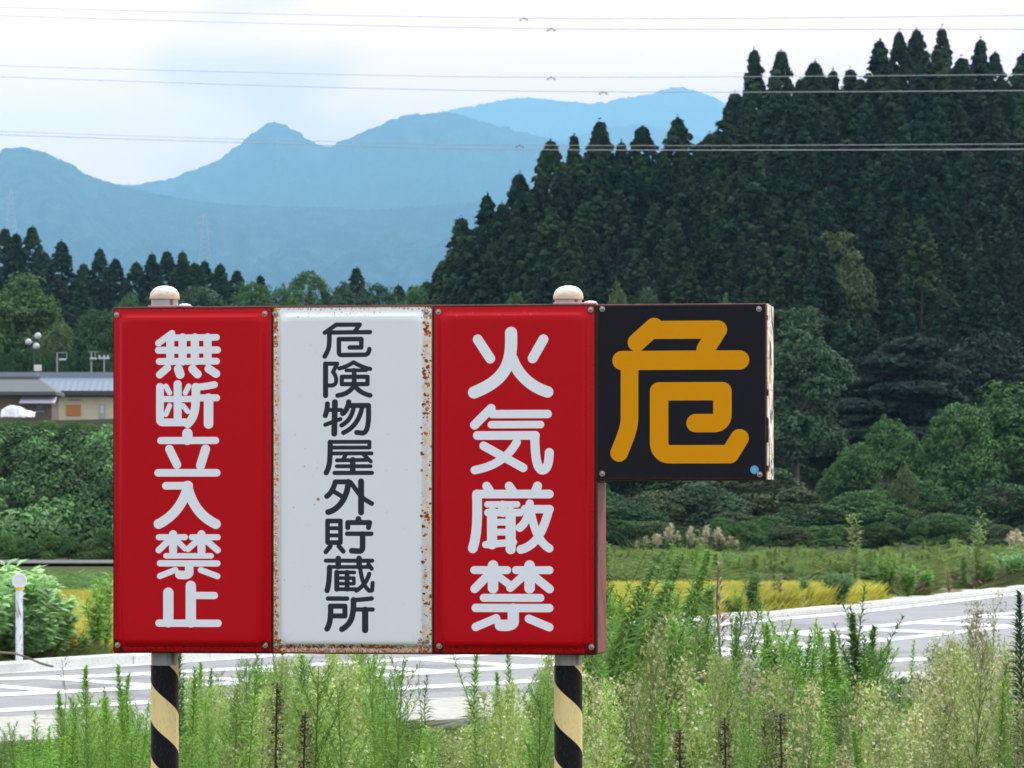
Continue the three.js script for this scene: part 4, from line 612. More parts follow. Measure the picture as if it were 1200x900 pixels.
// verge plants beyond the road
{
  let s = 400; const v = (px, top, base, label, make, name = 'verge_weed') => { const p = ground(px, base, 0.06), h = (base - top) / F * -p.z, t = thing(name, label, 'weed', p, s); part('leafy_stem', make(h, s++), weedMat, t); };
  const bush = (n, leaf, col, spread = 0.5, broad = 0.22) => (h, sd) => { const r = rngOf(sd), mb = new MB(); for (let k = 0; k < n; k++) { const a = r() * 6.283, l = h * (0.55 + 0.5 * r()), d = V(Math.cos(a) * spread * r(), 1, Math.sin(a) * spread * r()).normalize(); mb.rod(V(0, 0, 0), d.clone().multiplyScalar(l), 0.006, 0.002, mul(col, 0.6), 3); for (let i = 0; i < 46; i++) { const t = 0.15 + 0.85 * r(), q = r() * 6.283; mb.leaf(d.clone().multiplyScalar(l * t), V(Math.cos(q) + d.x, 0.3 + 0.9 * r(), Math.sin(q) + d.z).normalize(), V(-Math.sin(q), 0, Math.cos(q)), leaf * (0.6 + 0.7 * r()), leaf * broad, 0.3, mul(col, 1.0 + 0.8 * r())); } } return mb.geo(); };
  v(882, 672, 720, 'dark leafy weed on the kerb just right of the dry stalk', bush(12, 0.11, [0.08, 0.15, 0.05], 0.35)); v(912, 674, 715, 'thin yellowish weed on the far kerb', bush(6, 0.1, [0.19, 0.22, 0.08], 0.2)); v(943, 677, 712, 'small bluish weed on the kerb left of the round bush', bush(10, 0.1, [0.1, 0.2, 0.07], 0.3)); v(981, 670, 710, 'dense round blue-green bush on the far kerb', bush(34, 0.1, [0.085, 0.17, 0.065], 0.9));
  v(1003, 596, 704, 'tall thin weed rising above the soil heap', bush(5, 0.13, [0.19, 0.25, 0.09], 0.09)); v(1064, 668, 700, 'bright green weed on the far kerb right of the soil heap', bush(12, 0.12, [0.15, 0.27, 0.06], 0.35)); v(1085, 664, 698, 'bright green weed beside its like on the far kerb', bush(12, 0.12, [0.15, 0.28, 0.06], 0.3)); v(1145, 604, 690, 'tallest feathery weed on the kerb at right', bush(9, 0.13, [0.19, 0.26, 0.09], 0.2)); v(1130, 632, 691, 'feathery weed left of the tallest one on the kerb', bush(7, 0.12, [0.16, 0.24, 0.08], 0.25)); v(1160, 650, 690, 'low leafy weed right of the tallest kerb weed', bush(12, 0.12, [0.13, 0.23, 0.06], 0.45)); v(1192, 640, 687, 'pale green arching bush at the right picture edge', bush(40, 0.16, [0.17, 0.28, 0.11], 1.0)); v(1112, 664, 697, 'dry twiggy weed on the kerb between green ones', bush(5, 0.07, [0.24, 0.2, 0.1], 0.3)); v(1040, 650, 700, 'leafy green weed behind the kerb left of the bright pair', bush(12, 0.13, [0.13, 0.23, 0.05], 0.4)); v(862, 690, 721, 'low weed patch left of the dark leafy weed', bush(9, 0.08, [0.14, 0.24, 0.05], 0.9));
  v(828, 684, 724, 'grassy weed at the start of the visible kerb', bush(9, 0.14, [0.16, 0.24, 0.07], 0.5));
  // leafy growth round the marker post at left
  const bl = [0.34, 0.5, 0.24]; v(8, 664, 772, 'big leafy blue-green vine heap left of the marker post', bush(46, 0.13, bl, 0.7, 0.7)); v(45, 672, 772, 'big leafy blue-green vine heap right of the marker post', bush(46, 0.13, bl, 0.6, 0.7)); v(62, 700, 771, 'leafy vine heap beside the yellow rice', bush(30, 0.12, [0.22, 0.36, 0.13], 0.6, 0.6)); v(-22, 660, 774, 'leafy vine heap cut by the left picture edge', bush(40, 0.13, bl, 0.7, 0.7)); v(112, 694, 765, 'bright green leafy weed before the rice by the signboard', bush(9, 0.12, [0.2, 0.34, 0.07], 0.4)); v(124, 672, 764, 'tall green weed against the left edge of the signboard', bush(7, 0.12, [0.18, 0.32, 0.07], 0.3)); v(78, 722, 770, 'yellowing weed at the edge of the rice', bush(14, 0.1, [0.33, 0.27, 0.05], 0.35)); v(28, 720, 773, 'dark low leaves behind the marker post', bush(30, 0.12, [0.12, 0.22, 0.08], 0.9)); v(90, 745, 769, 'low green growth behind the left kerb', bush(22, 0.1, [0.12, 0.19, 0.05], 0.9));
}
// marker post at the left
{
  const b = ground(22.5, 780, 0.05), k = -b.z / F, o = thing('marker_post', 'white round-headed delineator post by the far kerb at left', 'marker post', b);
  const H = (780 - 689) * k, tex = noiseTex(128, 256, (x, y) => { const n = smooth(0.1, 0.3, wrapNoise(x, y, 9, 3) + 0.4 * wrapNoise(x, y, 40, 6)); return [lerp(0.92, 0.55, n), lerp(0.93, 0.52, n), lerp(0.95, 0.5, n)]; });
  part('post', new THREE.CylinderGeometry(4.1 * k, 4.4 * k, H, 20).translate(0, H / 2, 0), std(rgb(0.85, 0.86, 0.88), 0.45, { map: tex }), o);
  part('band', new THREE.CylinderGeometry(4.5 * k, 4.5 * k, 4 * k, 20).translate(0, H - 1 * k, 0), std(rgb(0.75, 0.42, 0.05), 0.5), o);
  const hd = part('reflector_head', new THREE.CylinderGeometry(8.1 * k, 8.1 * k, 4.5 * k, 28).rotateX(Math.PI / 2).rotateY(0.25).translate(0, H + 8 * k, 0), std(rgb(0.62, 0.63, 0.66), 0.5), o);
  part('rim', new THREE.TorusGeometry(8 * k, 0.8 * k, 8, 32).rotateY(0.25).translate(0.5 * k, H + 8 * k, 2.4 * k), std(rgb(0.75, 0.76, 0.78), 0.4), hd);
  const p = new THREE.CatmullRomCurve3([ground(-40, 764, 0.25), ground(5, 765, 0.22), ground(30, 770, 0.14), ground(50, 778, 0.08), ground(62, 781, 0.05)]);
  solo('fallen_stem', new THREE.TubeGeometry(p, 40, 0.011, 5), std(rgb(0.11, 0.08, 0.06), 0.9), 'thin brown fallen stem lying against the marker post', 'stem');
  const q = ground(1066, 803, 0.03), r = rngOf(9), mb = new MB(); for (let i = 0; i < 120; i++) { const a = r() * 6.283, R = 0.13 * Math.sqrt(r()), f = 0.6 + 0.8 * r(); mb.leaf(V(Math.cos(a) * R * 1.6, 0.05 * r(), Math.sin(a) * R), V(Math.cos(a), 0.5 * r(), Math.sin(a)).normalize(), V(-Math.sin(a), 0.3, Math.cos(a)).normalize(), 0.07, 0.03, 0.4, [0.06 * f, 0.05 * f, 0.04 * f]); }
  solo('dead_leaves', mb.geo(), dryMat, 'small dark heap of dead leaves on the near pavement', 'dead leaves').position.copy(q);
}

// ------------------------------------------------------------------ the signboard
{
  const th = 8 * Math.PI / 180, O = at(420, 565, 7.6), foot = V(O.x, -0.06, O.z), n = V(-Math.sin(th), 0, Math.cos(th)), ax = V(Math.cos(th), 0, Math.sin(th));
  const loc = (px, py) => { const d = V((px - 600) / F, (HORIZON - py) / F, -1), e = V(0, EYE, 0), t = V().subVectors(foot, e).dot(n) / d.dot(n), q = e.addScaledVector(d, t).sub(foot); return [q.dot(ax), q.y]; };   // a photo point on the sign's face, in metres from its foot
  const sign = thing('hazard_signboard', 'red, white and black Japanese hazard signboard on two striped poles', 'sign', foot, -th);
  const rng = rngOf(5), canvas = (w, h) => { const c = document.createElement('canvas'); c.width = w; c.height = h; return c; };
  const canvasTex = (c) => { const t = new THREE.CanvasTexture(c); t.colorSpace = THREE.SRGBColorSpace; t.anisotropy = 8; return t; };
  // strokes: [x0, y0, scale] of the drawing they were measured in, then path and width; round-ended brushwork as on the enamel
  const write = (ctx, [ox, oy, s], strokes, color) => { ctx.save(); ctx.scale(1 / s, 1 / s); ctx.translate(ox * s, oy * s); ctx.lineCap = ctx.lineJoin = 'round'; ctx.strokeStyle = color; for (const [d, w] of strokes) { ctx.lineWidth = w; ctx.stroke(new Path2D(d)); } ctx.restore(); };
  const onPanel = (X0, Y0, w, h, k, base) => { const c = canvas(Math.round(w * k), Math.round(h * k)), x = c.getContext('2d'); x.fillStyle = base; x.fillRect(0, 0, c.width, c.height); x.setTransform(k, 0, 0, k, -X0 * k, -Y0 * k); return [c, x]; };
  const blot = (x, px, py, r, rgbs, a) => { x.fillStyle = `rgba(${rgbs},${a})`; x.beginPath(); const m = 9; for (let i = 0; i < m; i++) { const q = i / m * 6.283, R = r * (0.6 + 0.7 * rng()); x[i ? 'lineTo' : 'moveTo'](px + Math.cos(q) * R, py + Math.sin(q) * R); } x.closePath(); x.fill(); };
  const grain = (x, X, Y, w, h, count, cols, rMin, rMax, a) => { for (let i = 0; i < count; i++) blot(x, X + rng() * w, Y + rng() * h, rMin + (rMax - rMin) * rng() * rng(), cols[Math.floor(rng() * cols.length)], a * (0.4 + 0.6 * rng())); };

  function panelGeo(x0, x1, y0, y1, emboss) {       // pressed sheet: flange, sloped step, raised field with rounded corners
    const cx = (x0 + x1) / 2, cy = (y0 + y1) / 2, w = x1 - x0, h = y1 - y0, S = 6, ring = (inset, r, z) => { const out = [], hw = w / 2 - inset, hh = h / 2 - inset; for (const [sx, sy, a0] of [[1, 1, 0], [-1, 1, 1], [-1, -1, 2], [1, -1, 3]]) for (let i = 0; i <= S; i++) { const a = (a0 + i / S) * Math.PI / 2; out.push([cx + sx * (hw - r) + Math.cos(a) * r, cy + sy * (hh - r) + Math.sin(a) * r, z]); } return out; };
    const rings = emboss ? [ring(0, 0.003, -0.003), ring(0, 0.003, 0.0015), ring(0.0008, 0.003, 0.002), ring(0.0095, 0.011, 0.002), ring(0.0115, 0.012, 0.0032), ring(0.0172, 0.014, 0.0118), ring(0.02, 0.015, 0.0134), ring(0.0235, 0.016, 0.014), ring(0.0265, 0.016, 0.014), ring(0.035, 0.016, 0.014)] : [ring(0, 0.003, -0.003), ring(0, 0.003, 0.001), ring(0.001, 0.003, 0.002), ring(0.003, 0.004, 0.002)];
    const p = [], uv = [], idx = [], N = rings[0].length; rings.forEach((r) => r.forEach(([x, y, z]) => { p.push(x, y, z); uv.push((x - x0) / w, (y - y0) / h); }));
    p.push(cx, cy, rings.at(-1)[0][2]); uv.push(0.5, 0.5);
    for (let k = 0; k + 1 < rings.length; k++) for (let i = 0; i < N; i++) { const j = (i + 1) % N, a = k * N + i, b = k * N + j, c = a + N, d = b + N; idx.push(a, b, d, a, d, c); }
    for (let i = 0; i < N; i++) idx.push((rings.length - 1) * N + i, (rings.length - 1) * N + (i + 1) % N, rings.length * N);
    const g = new THREE.BufferGeometry(); g.setAttribute('position', new THREE.Float32BufferAttribute(p, 3)); g.setAttribute('uv', new THREE.Float32BufferAttribute(uv, 2)); g.setIndex(idx); return toCreasedNormals(g, 0.45);
  }
  const L = (px) => loc(px, 565)[0], top = loc(420, 359.5)[1], bottom = loc(420, 765.5)[1];
  const screwMat = std(rgb(0.34, 0.31, 0.28), 0.45, { metalness: 0.7 }), screwGeo = mergeGeometries([new THREE.SphereGeometry(0.0037, 14, 7, 0, 6.2832, 0, 1.25).rotateX(Math.PI / 2).translate(0, 0, -0.0008), new THREE.CylinderGeometry(0.005, 0.005, 0.0008, 16).rotateX(Math.PI / 2)]);
  const slotGeo = mergeGeometries([screwGeo]);
  const screws = (parent, pts, z) => pts.forEach(([px, py]) => { const [x, y] = loc(px, py), s = part('screw', slotGeo, screwMat, parent); s.position.set(x, y, z); s.rotation.z = px; });
  const enamel = (map, rough = 0.34) => new THREE.MeshPhysicalMaterial({ map, color: 0xffffff, roughness: rough, specularIntensity: 0.2 });
  const RED = 'rgb(181,8,22)', WHITE = 'rgb(228,228,236)', INK = 'rgb(44,49,60)';
  const mottle = (x, X, Y, w, h, c) => grain(x, X, Y, w, h, 700, c, 0.3, 1.4, 0.08);
  const edgeRust = (x, X, Y, w, h) => { // brown dirt and rust on the flange of the red sheets
    x.lineWidth = 1.6; x.strokeStyle = 'rgba(52,22,18,0.8)'; x.strokeRect(X + 0.5, Y + 0.5, w - 1, h - 1);
    grain(x, X, Y + h - 8, w, 8, 420, ['70,28,18', '96,34,22', '48,20,16', '120,50,34'], 0.3, 2.1, 0.55); grain(x, X, Y, w, 3, 150, ['60,26,20', '110,44,34'], 0.3, 1.1, 0.6);
    grain(x, X + w - 6, Y, 6, h, 190, ['70,26,18', '90,30,24'], 0.3, 1.5, 0.45); grain(x, X, Y, 5, h, 150, ['70,26,18', '96,30,24'], 0.3, 1.3, 0.4); grain(x, X + w - 12, Y + h - 14, 12, 14, 90, ['60,26,16', '40,20,14'], 0.5, 2.5, 0.6); grain(x, X, Y + h - 14, 12, 14, 90, ['60,26,16', '40,20,14'], 0.5, 2.5, 0.6); grain(x, X + w - 10, Y, 10, 10, 40, ['60,26,16'], 0.4, 1.6, 0.55);
  };
  // left red sheet
  {
    const [c, x] = onPanel(133, 361, 187, 404.5, 4, RED); mottle(x, 133, 361, 187, 405, ['150,14,24', '190,34,44']); edgeRust(x, 133, 361, 187, 404.5);
    write(x, [170, 380, 6.927], [['M125 157L236 76', 54], ['M238 113L598 112', 54], ['M126 214L605 214', 58], ['M132 305L598 305', 56], ['M222 112L222 305', 66], ['M322 112L322 305', 68], ['M422 112L422 305', 68], ['M525 112L525 305', 68], ['M198 358L136 412', 62], ['M288 368L302 410', 74], ['M402 368L444 410', 68], ['M534 366L594 406', 68], ['M138 512L138 780Q138 800 165 800L340 800', 64], ['M282 490L282 790', 66], ['M180 611L392 611', 52], ['M186 506L216 560', 44], ['M372 506L344 560', 44], ['M216 665L186 736', 42], ['M326 665L364 712', 42], ['M580 496Q500 512 424 517', 58], ['M430 515C432 680 424 758 364 812', 70], ['M440 602L598 602', 58], ['M533 605L533 814', 78]], WHITE);
    write(x, [120, 320, 3.75], [['M383 707L383 735', 46], ['M266 738L507 738', 32], ['M304 776L337 844', 38], ['M463 776L441 848', 40], ['M254 880L512 880', 34]], WHITE);
    write(x, [120, 540, 3.75], [['M288 112L384 112', 34], ['M386 112C368 190 318 250 256 280', 44], ['M382 112C402 190 436 245 508 280', 44], ['M257 338L372 338', 27], ['M402 338L516 338', 27], ['M320 325L320 398', 36], ['M445 325L445 398', 36], ['M308 346L257 395', 29], ['M334 350L372 388', 25], ['M430 350L386 390', 27], ['M458 346L516 395', 29], ['M289 420L487 420', 25], ['M262 453L515 453', 28], ['M391 458L391 494Q389 508 348 503', 38], ['M330 482L262 509', 27], ['M442 482L515 509', 27], ['M299 582L299 712', 46], ['M398 552L398 712', 46], ['M400 594L502 594', 32], ['M258 716L518 716', 33]], WHITE);
    const q = part('sign_panel', panelGeo(L(133), L(319.3), bottom, top, true), enamel(canvasTex(c)), sign, 'left red panel with white characters forbidding entry'); screws(q, [[137, 369], [310.7, 367.5], [138, 755.7], [311, 756]], 0.0028);
  }
  // white sheet, rusted along its edges
  {
    const X = 320, Y = 360.5, w = 187, h = 405, [c, x] = onPanel(X, Y, w, h, 4, 'rgb(220,222,226)'); mottle(x, X, Y, w, h, ['202,207,214', '218,222,226']);
    grain(x, X, Y, 6.5, h, 900, ['214,176,128', '224,200,166', '196,140,88'], 0.8, 3.2, 0.5); grain(x, X + w - 10, Y, 10, h, 1000, ['224,206,174', '216,184,138', '226,214,190'], 0.8, 3.2, 0.5); grain(x, X, Y + h - 9, w, 9, 900, ['216,150,108', '206,124,80', '226,190,160'], 0.7, 2.6, 0.6); grain(x, X, Y, w, 3.5, 260, ['208,170,126', '150,84,44'], 0.5, 1.6, 0.6);
    grain(x, X, Y + 5, 5.5, h - 10, 260, ['168,84,28', '140,62,22', '190,104,44'], 0.3, 1.9, 0.85); grain(x, X, Y, 5, 46, 70, ['176,92,30', '130,60,24'], 0.6, 3, 0.9); grain(x, X, Y + h - 130, 5, 130, 90, ['176,92,30', '130,60,24'], 0.5, 2.4, 0.85);
    for (let i = 0; i < 180; i++) blot(x, X + w - 1.2 - 11.5 * Math.pow(rng(), 1.15), Y + 12 + (h - 24) * rng(), 0.35 + 1.9 * Math.pow(rng(), 2.4), ['168,78,24', '134,56,20', '186,98,38', '110,48,22'][i % 4], 0.9);
    for (let i = 0; i < 6; i++) { const cy = Y + 24 + 330 * rng(); for (let k = 0; k < 16; k++) blot(x, X + w - 3 - 7 * rng(), cy + 16 * (rng() - 0.5), 0.5 + 1.7 * rng() * rng(), ['160,74,24', '130,54,20'][k % 2], 0.9); }
    grain(x, X, Y + h - 10, w * 0.82, 4.5, 420, ['122,56,30', '96,42,26', '150,72,40'], 0.4, 1.9, 0.8); grain(x, X, Y + h - 3.5, w, 3.5, 300, ['150,70,40', '118,52,30'], 0.4, 1.5, 0.7); grain(x, X, Y + h - 16, 10, 16, 110, ['150,72,34', '110,50,26'], 0.5, 2.3, 0.75); grain(x, X + w - 16, Y + h - 18, 16, 18, 120, ['120,58,30', '90,44,26'], 0.4, 2.1, 0.75); grain(x, X + w - 12, Y, 12, 14, 50, ['130,60,24', '100,46,20'], 0.4, 2, 0.85);
    grain(x, X + 60, Y + 5, 66, 7, 26, ['196,120,48', '210,150,80'], 0.4, 1.5, 0.8); grain(x, X + 30, Y + 7, 60, 5, 8, ['196,130,60'], 0.4, 1.2, 0.7);
    grain(x, X + 8, Y + 40, 48, 300, 42, ['196,150,110', '176,108,62', '206,180,150'], 0.3, 1.15, 0.7); grain(x, X + 122, Y + 50, 50, 300, 30, ['196,160,130', '176,120,84'], 0.3, 1.0, 0.6); blot(x, 374.5, 585.6, 1.7, '150,84,50', 0.8); blot(x, 370.5, 592, 1.2, '190,160,140', 0.7);
    x.lineWidth = 1.2; x.strokeStyle = 'rgba(110,62,36,0.75)'; x.strokeRect(X + 0.4, Y + 0.4, w - 0.8, h - 0.8);
    write(x, [365, 370, 8.178], [['M142 172L252 96L478 96L428 164', 42], ['M178 170L576 168', 42], ['M186 178C190 300 184 330 142 398', 46], ['M382 314L492 314L494 234L278 234L278 360Q280 386 305 386L530 384Q566 378 570 330', 44], ['M150 470L150 772', 50], ['M152 468L262 468L222 548C258 590 270 664 214 676L176 676', 40], ['M282 514Q350 500 418 456Q500 504 578 520', 40], ['M350 532L540 532', 36], ['M425 532L425 680', 46], ['M306 594L552 594L552 664L306 664Z', 42], ['M424 676Q380 758 266 772', 46], ['M426 676Q480 752 578 772', 46]], INK);
    write(x, [365, 465, 9], [['M185 82Q184 150 162 205', 54], ['M190 147L330 147', 44], ['M264 64L257 396', 62], ['M162 302L322 242', 44], ['M410 62Q400 146 346 184', 56], ['M412 100L618 100C624 250 618 386 556 390L494 384', 54], ['M462 112Q444 250 334 308', 48], ['M552 112Q514 316 354 386', 50], ['M212 482L628 482L628 542L230 542', 42], ['M214 486C214 660 212 740 172 806', 56], ['M228 603L650 603', 42], ['M286 676L600 672', 42], ['M384 606L350 668', 44], ['M556 606L642 688', 42], ['M452 670L452 800', 60], ['M284 738L640 738', 42], ['M260 808L654 808', 46]], INK);
    write(x, [365, 555, 9], [['M268 94Q240 202 178 244', 56], ['M272 92L402 92', 52], ['M404 92C404 224 318 384 192 410', 62], ['M244 188L336 244', 48], ['M540 88L540 412', 64], ['M428 96L506 202C556 272 596 286 652 320', 50], ['M186 503L322 503L322 730L186 730Z', 50], ['M190 579L320 579', 42], ['M190 655L320 655', 42], ['M216 768L168 828', 50], ['M306 768L352 822', 50], ['M512 482L512 512', 62], ['M400 572L400 520L630 520L618 572', 54], ['M394 637L648 637', 48], ['M556 640L556 778Q554 820 516 820L442 816', 60]], INK);
    write(x, [365, 645, 8.567], [['M160 105L626 105', 42], ['M285 82L285 165', 56], ['M494 82L494 165', 56], ['M194 168L592 168', 38], ['M197 172Q196 330 172 404', 54], ['M270 222L270 390', 52], ['M266 222L446 222', 38], ['M272 279L442 279L442 335L272 335', 36], ['M272 390L470 390', 40], ['M374 222L374 390', 50], ['M504 165C514 270 540 366 598 406L624 402L630 326', 42], ['M596 236Q566 344 466 404', 44], ['M588 142L620 184', 44], ['M182 484L374 484', 46], ['M206 560L352 560L352 658L236 658', 52], ['M208 562Q214 724 172 788', 56], ['M620 482Q530 494 436 498', 46], ['M438 497C442 652 420 736 322 790', 58], ['M440 592L630 592', 44], ['M555 596L555 798', 64]], INK);
    const q = part('sign_panel', panelGeo(L(320.2), L(506.8), bottom, top, true), enamel(canvasTex(c), 0.36), sign, 'rust-edged white panel with black characters in the middle'); screws(q, [[322.8, 367.5], [499.7, 365.8], [324, 756.5], [500.8, 757]], 0.0028);
  }
  // right red sheet
  {
    const [c, x] = onPanel(507.7, 360, 190.3, 405.5, 4, RED); mottle(x, 507, 360, 191, 406, ['150,14,24', '190,34,44']); edgeRust(x, 507.7, 360, 190.3, 405.5); grain(x, 520, 365, 160, 7, 40, ['220,110,116', '206,80,88'], 0.6, 2.4, 0.3);
    write(x, [500, 320, 3.75], [['M230 298L285 381', 44], ['M519 299L472 381', 44], ['M377 270C380 384 372 468 214 529', 54], ['M383 384C402 440 452 502 538 528', 50], ['M289 599L216 671', 40], ['M295 624L538 624', 37], ['M290 670L507 670', 33], ['M228 717L484 717', 38], ['M481 718C482 800 488 868 517 868Q543 864 545 792', 40], ['M402 746C370 802 318 850 217 868', 37], ['M256 762L430 858', 38]], WHITE);
    write(x, [540, 550, 4.5], [['M143 90L164 122', 46], ['M262 90L285 122', 46], ['M412 90L398 124', 48], ['M92 132L474 132', 46], ['M92 134C96 260 92 350 70 416', 52], ['M147 186L304 186', 34], ['M228 190L228 228', 48], ['M150 229L320 229', 40], ['M172 228L172 395', 54], ['M270 228L270 420', 54], ['M172 279L270 279', 36], ['M172 331L270 331', 36], ['M138 397L286 384', 38], ['M371 182Q366 272 318 308', 44], ['M345 211L476 211', 44], ['M472 214C440 332 404 402 324 422', 46], ['M378 236C396 322 424 388 474 416', 44], ['M78 530L252 530', 42], ['M298 530L475 530', 42], ['M177 506L177 624', 56], ['M370 506L370 624', 56], ['M160 548L80 628', 46], ['M204 562L256 600', 40], ['M342 556L268 622', 44], ['M388 558L475 628', 46], ['M128 675L427 675', 42], ['M85 728L474 728', 44], ['M284 734L284 798Q282 824 216 818', 60], ['M194 782L85 828', 44], ['M366 784L474 828', 44]], WHITE);
    const q = part('sign_panel', panelGeo(L(507.9), L(697.6), bottom, top, true), enamel(canvasTex(c)), sign, 'right red panel with white characters forbidding fire'); screws(q, [[514, 365.5], [692.5, 362.8], [515, 757], [693.4, 758]], 0.0028);
  }
  // black plate
  {
    const t2 = loc(800, 357)[1], b2 = loc(800, 561.5)[1], [c, x] = onPanel(700, 356, 197.5, 206, 4, 'rgb(24,25,33)'); mottle(x, 700, 356, 198, 206, ['22,22,26', '44,42,48']); grain(x, 700, 554, 198, 8, 140, ['58,36,30', '44,30,28'], 0.3, 1.6, 0.5); x.lineWidth = 1.1; x.strokeStyle = 'rgba(84,44,36,0.7)'; x.strokeRect(700.5, 356.5, 196.6, 205);
    write(x, [690, 350, 4.09], [['M233 206L316 131', 88], ['M318 146L622 146L563 240', 88], ['M162 293L725 293', 93], ['M198 300L198 566C198 624 178 662 148 740', 85], ['M515 597L604 597Q640 596 643 556L643 443L340 443L340 690Q344 747 394 747L678 747L725 670', 89]], 'rgb(215,141,0)');
    const q = part('danger_plate', panelGeo(L(699.6), L(897.2), b2, t2, false), enamel(canvasTex(c), 0.4), sign, 'black square plate with one large yellow character'); screws(q, [[706, 362], [889.5, 362], [706, 555], [890.5, 556]], 0.0028);
    const [sx, sy] = loc(884.3, 550.5), st = canvas(64, 64), s2 = st.getContext('2d'); s2.fillStyle = 'rgb(86,150,200)'; s2.fillRect(0, 0, 64, 64); for (let i = 0; i < 60; i++) { s2.fillStyle = `rgba(${[160, 190, 210].map((v) => Math.round(v + 30 * rng())).join()},0.35)`; s2.fillRect(8 + 40 * rng(), 26 + 26 * rng(), 8 * rng() + 2, 2); }
    part('sticker', new THREE.CylinderGeometry(0.0075, 0.0075, 0.001, 24).rotateX(Math.PI / 2).translate(sx, sy, 0.0027), std(0xffffff, 0.5, { map: canvasTex(st) }), q, 'small round blue sticker');
  }
  // box frame behind the sheets
  const D = 0.122, rusty = noiseTex(256, 512, (u, v) => { const m = wrapNoise(u, v, 7, 2) + 0.6 * wrapNoise(u, v, 40, 4), k = smooth(-0.1, 0.35, m), g = 0.1 * wrapNoise(u, v, 100, 6); return [lerp(0.56, 0.38, k) + g, lerp(0.25, 0.15, k) + g * 0.7, lerp(0.21, 0.12, k) + g * 0.6]; });
  const frameMat = std(rgb(0.5, 0.42, 0.42), 0.65, { map: rusty }), x0 = L(132.4), x1 = L(698.6), x2 = L(898.2), b2 = loc(800, 562.8)[1], t2 = loc(800, 355.8)[1];
  const metreUV = (g) => { const p = g.attributes.position, u = g.attributes.uv; for (let i = 0; i < p.count; i++) u.setXY(i, (p.getX(i) + p.getZ(i)) * 3, p.getY(i) * 3); return g; };
  part('frame', mergeGeometries([metreUV(rbox(x1 - x0, top - bottom + 0.0045, D, (x0 + x1) / 2, (top + bottom) / 2 + 0.0006, -D / 2 - 0.0034, 0.002)), metreUV(rbox(x2 - x1 - 0.001, t2 - b2, D * 0.985, (x1 + x2) / 2 + 0.0005, (t2 + b2) / 2, -D / 2 - 0.0034, 0.002))]), frameMat, sign, 'rusty dark red box frame behind the panels');
  for (let i = 0; i < 3; i++) part('frame_seam', rbox(0.003, top - bottom, 0.004, L([319.8, 507.3, 698.6][i]) , (top + bottom) / 2, -0.0028, 0.0008), std(rgb(0.05, 0.025, 0.02), 0.8), sign);
  const side = noiseTex(128, 512, (u, v) => { const n = wrapNoise(u, v, 6, 2) + 0.35 * wrapNoise(u, v, 30, 7), flake = smooth(0.09, 0.13, n), r = smooth(-0.05, -0.2, wrapNoise(u, v, 8, 12) + 0.4 * wrapNoise(u, v, 40, 3)); const base = [lerp(0.93, 0.8, r), lerp(0.9, 0.55, r), lerp(0.86, 0.28, r)]; return base.map((q, i) => lerp(q, [0.1, 0.07, 0.07][i], flake)); });
  const sp = part('side_panel', metreUV(rbox(0.003, t2 - b2 - 0.002, D * 0.98, x2 + 0.0012, (t2 + b2) / 2, -D / 2 - 0.0036, 0.0012)), std(0xffffff, 0.7, { map: side }), sign, 'peeling white and orange side of the black plate box'); sp.geometry.attributes.uv.array.forEach((v, i, a) => { a[i] = i % 2 ? v * 1.1 : v * 1.1; });
  part('side_panel', metreUV(rbox(0.003, b2 - bottom - 0.004, D * 0.98, x1 + 0.0014, (b2 + bottom) / 2 - 0.001, -D / 2 - 0.0036, 0.0012)), std(rgb(0.75, 0.62, 0.6), 0.6, { map: rusty }), sign, 'reddish rusty right side of the main box');
  // poles: bare tube, black tape with a buff spiral
  const tape = canvas(256, 512), tx = tape.getContext('2d'); tx.fillStyle = 'rgb(20,20,25)'; tx.fillRect(0, 0, 256, 512); tx.fillStyle = 'rgb(236,208,150)';
  for (const o of [-512, 0, 512]) { tx.beginPath(); tx.moveTo(0, o); tx.lineTo(256, o + 512); tx.lineTo(256, o + 512 + 262); tx.lineTo(0, o + 262); tx.fill(); }
  for (let i = 0; i < 500; i++) { tx.fillStyle = ['rgba(240,220,170,0.12)', 'rgba(150,112,60,0.16)', 'rgba(90,80,70,0.14)'][i % 3]; tx.fillRect(256 * rng(), 512 * rng(), 1 + 2 * rng(), 6 + 26 * rng()); }
  const tapeMap = canvasTex(tape); tapeMap.wrapS = tapeMap.wrapT = THREE.RepeatWrapping;
  const tapeMat = new THREE.MeshPhysicalMaterial({ map: tapeMap, color: 0xffffff, roughness: 0.45, specularIntensity: 0.25 }), steel = std(rgb(0.44, 0.46, 0.49), 0.5, { metalness: 0.4, map: noiseTex(64, 256, (u, v) => { const n = wrapNoise(u, v, 10, 2), k = smooth(0.12, 0.35, n); return [lerp(0.9, 0.6, k), lerp(0.9, 0.5, k), lerp(0.9, 0.44, k)]; }) });
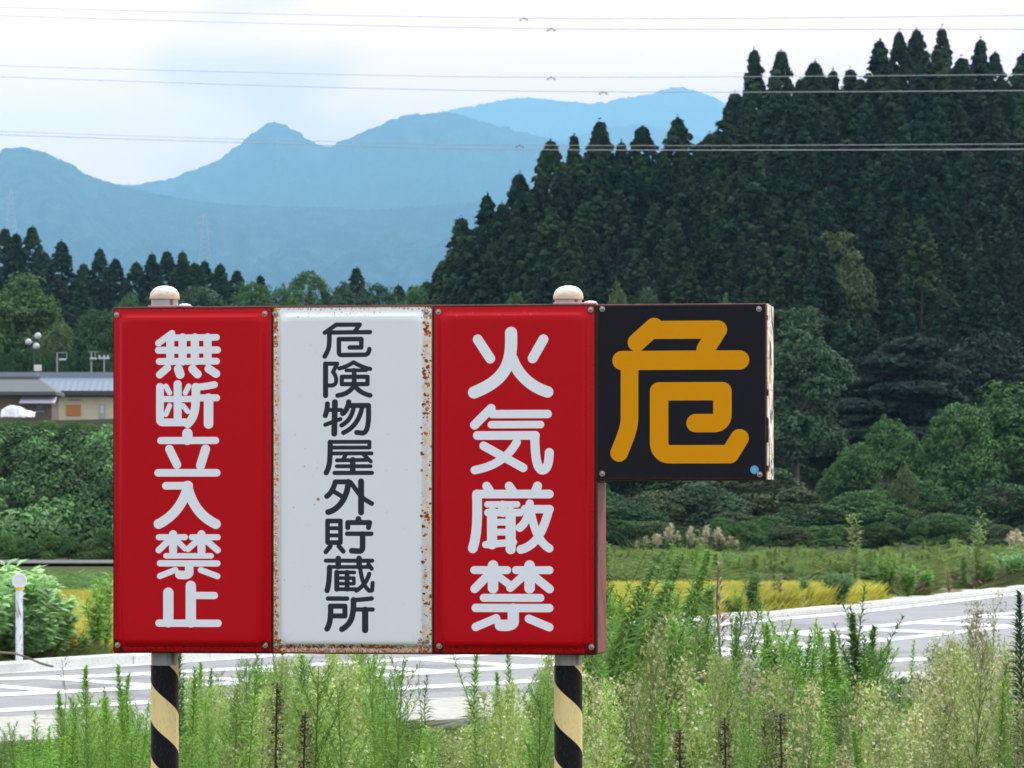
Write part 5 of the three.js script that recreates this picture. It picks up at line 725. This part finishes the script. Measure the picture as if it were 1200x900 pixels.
  const capTex = noiseTex(256, 128, (u, v) => { const n = 0.5 + wrapNoise(u, v, 9, 2), s = smooth(0.52, 0.3, v + 0.25 * wrapNoise(u, v, 12, 4)); return [lerp(0.9, 0.82, s) - 0.03 * n, lerp(0.87, 0.72, s) - 0.03 * n, lerp(0.82, 0.6, s) - 0.03 * n]; });
  const R = 0.0243, zc = -0.066;
  for (const [px, capPx] of [[193, 192.3], [666, 665.5]]) {
    const dir = V((px - 600) / F, 0, -1), mid = foot.clone().addScaledVector(n, zc).setY(0), x = dir.multiplyScalar(mid.dot(n) / dir.dot(n)).sub(mid).dot(ax);   // the pole stands mid-box, behind the face it is measured on
    const yTape = loc(px, 781)[1], yCap = loc(px, 348)[1], pole = part('pole', new THREE.CylinderGeometry(R, R, yCap - 0.0, 32).translate(0, yCap / 2, 0), steel, sign); pole.position.set(x, 0, zc);
    const h = yTape + 0.02, tg = new THREE.CylinderGeometry(R + 0.0009, R + 0.0009, h, 40, 1, true), u = tg.attributes.uv, pitch = 0.135; for (let i = 0; i < u.count; i++) u.setY(i, (u.getY(i) - 1) * h / pitch);
    tg.translate(0, h / 2 - 0.02, 0); const tp = part('striped_tape', tg, tapeMat, pole, 'black tape with buff spiral stripes'); tp.rotation.y = 0.62 + Math.PI;
    const prof = [[0, 0.0235], [0.006, 0.0234], [0.012, 0.0222], [0.0175, 0.0198], [0.0222, 0.0158], [0.0255, 0.0106], [0.0268, 0.005], [0.0272, 0.0005], [0.0268, -0.0016], [0.0252, -0.0018]].reverse().map(([a, b]) => new THREE.Vector2(a, b));
    const cap = part('pole_cap', new THREE.LatheGeometry(prof, 40).translate(0, yCap, 0), std(0xffffff, 0.5, { map: capTex }), pole, 'cream domed plastic cap');
    const br = part('cap_bracket', mergeGeometries([rbox(0.058, 0.005, 0.05, 0.006, top + 0.0042, 0.012, 0.0015), rbox(0.02, 0.004, 0.02, 0.046, top + 0.0038, 0.03, 0.0012)]), std(rgb(0.46, 0.2, 0.2), 0.6), pole); part('sealant', new THREE.SphereGeometry(0.009, 14, 8).scale(1.3, 0.4, 1).translate(0.043, top + 0.0062, 0.028), std(rgb(0.8, 0.8, 0.82), 0.5), pole);
  }
}

renderer.render(scene, camera);
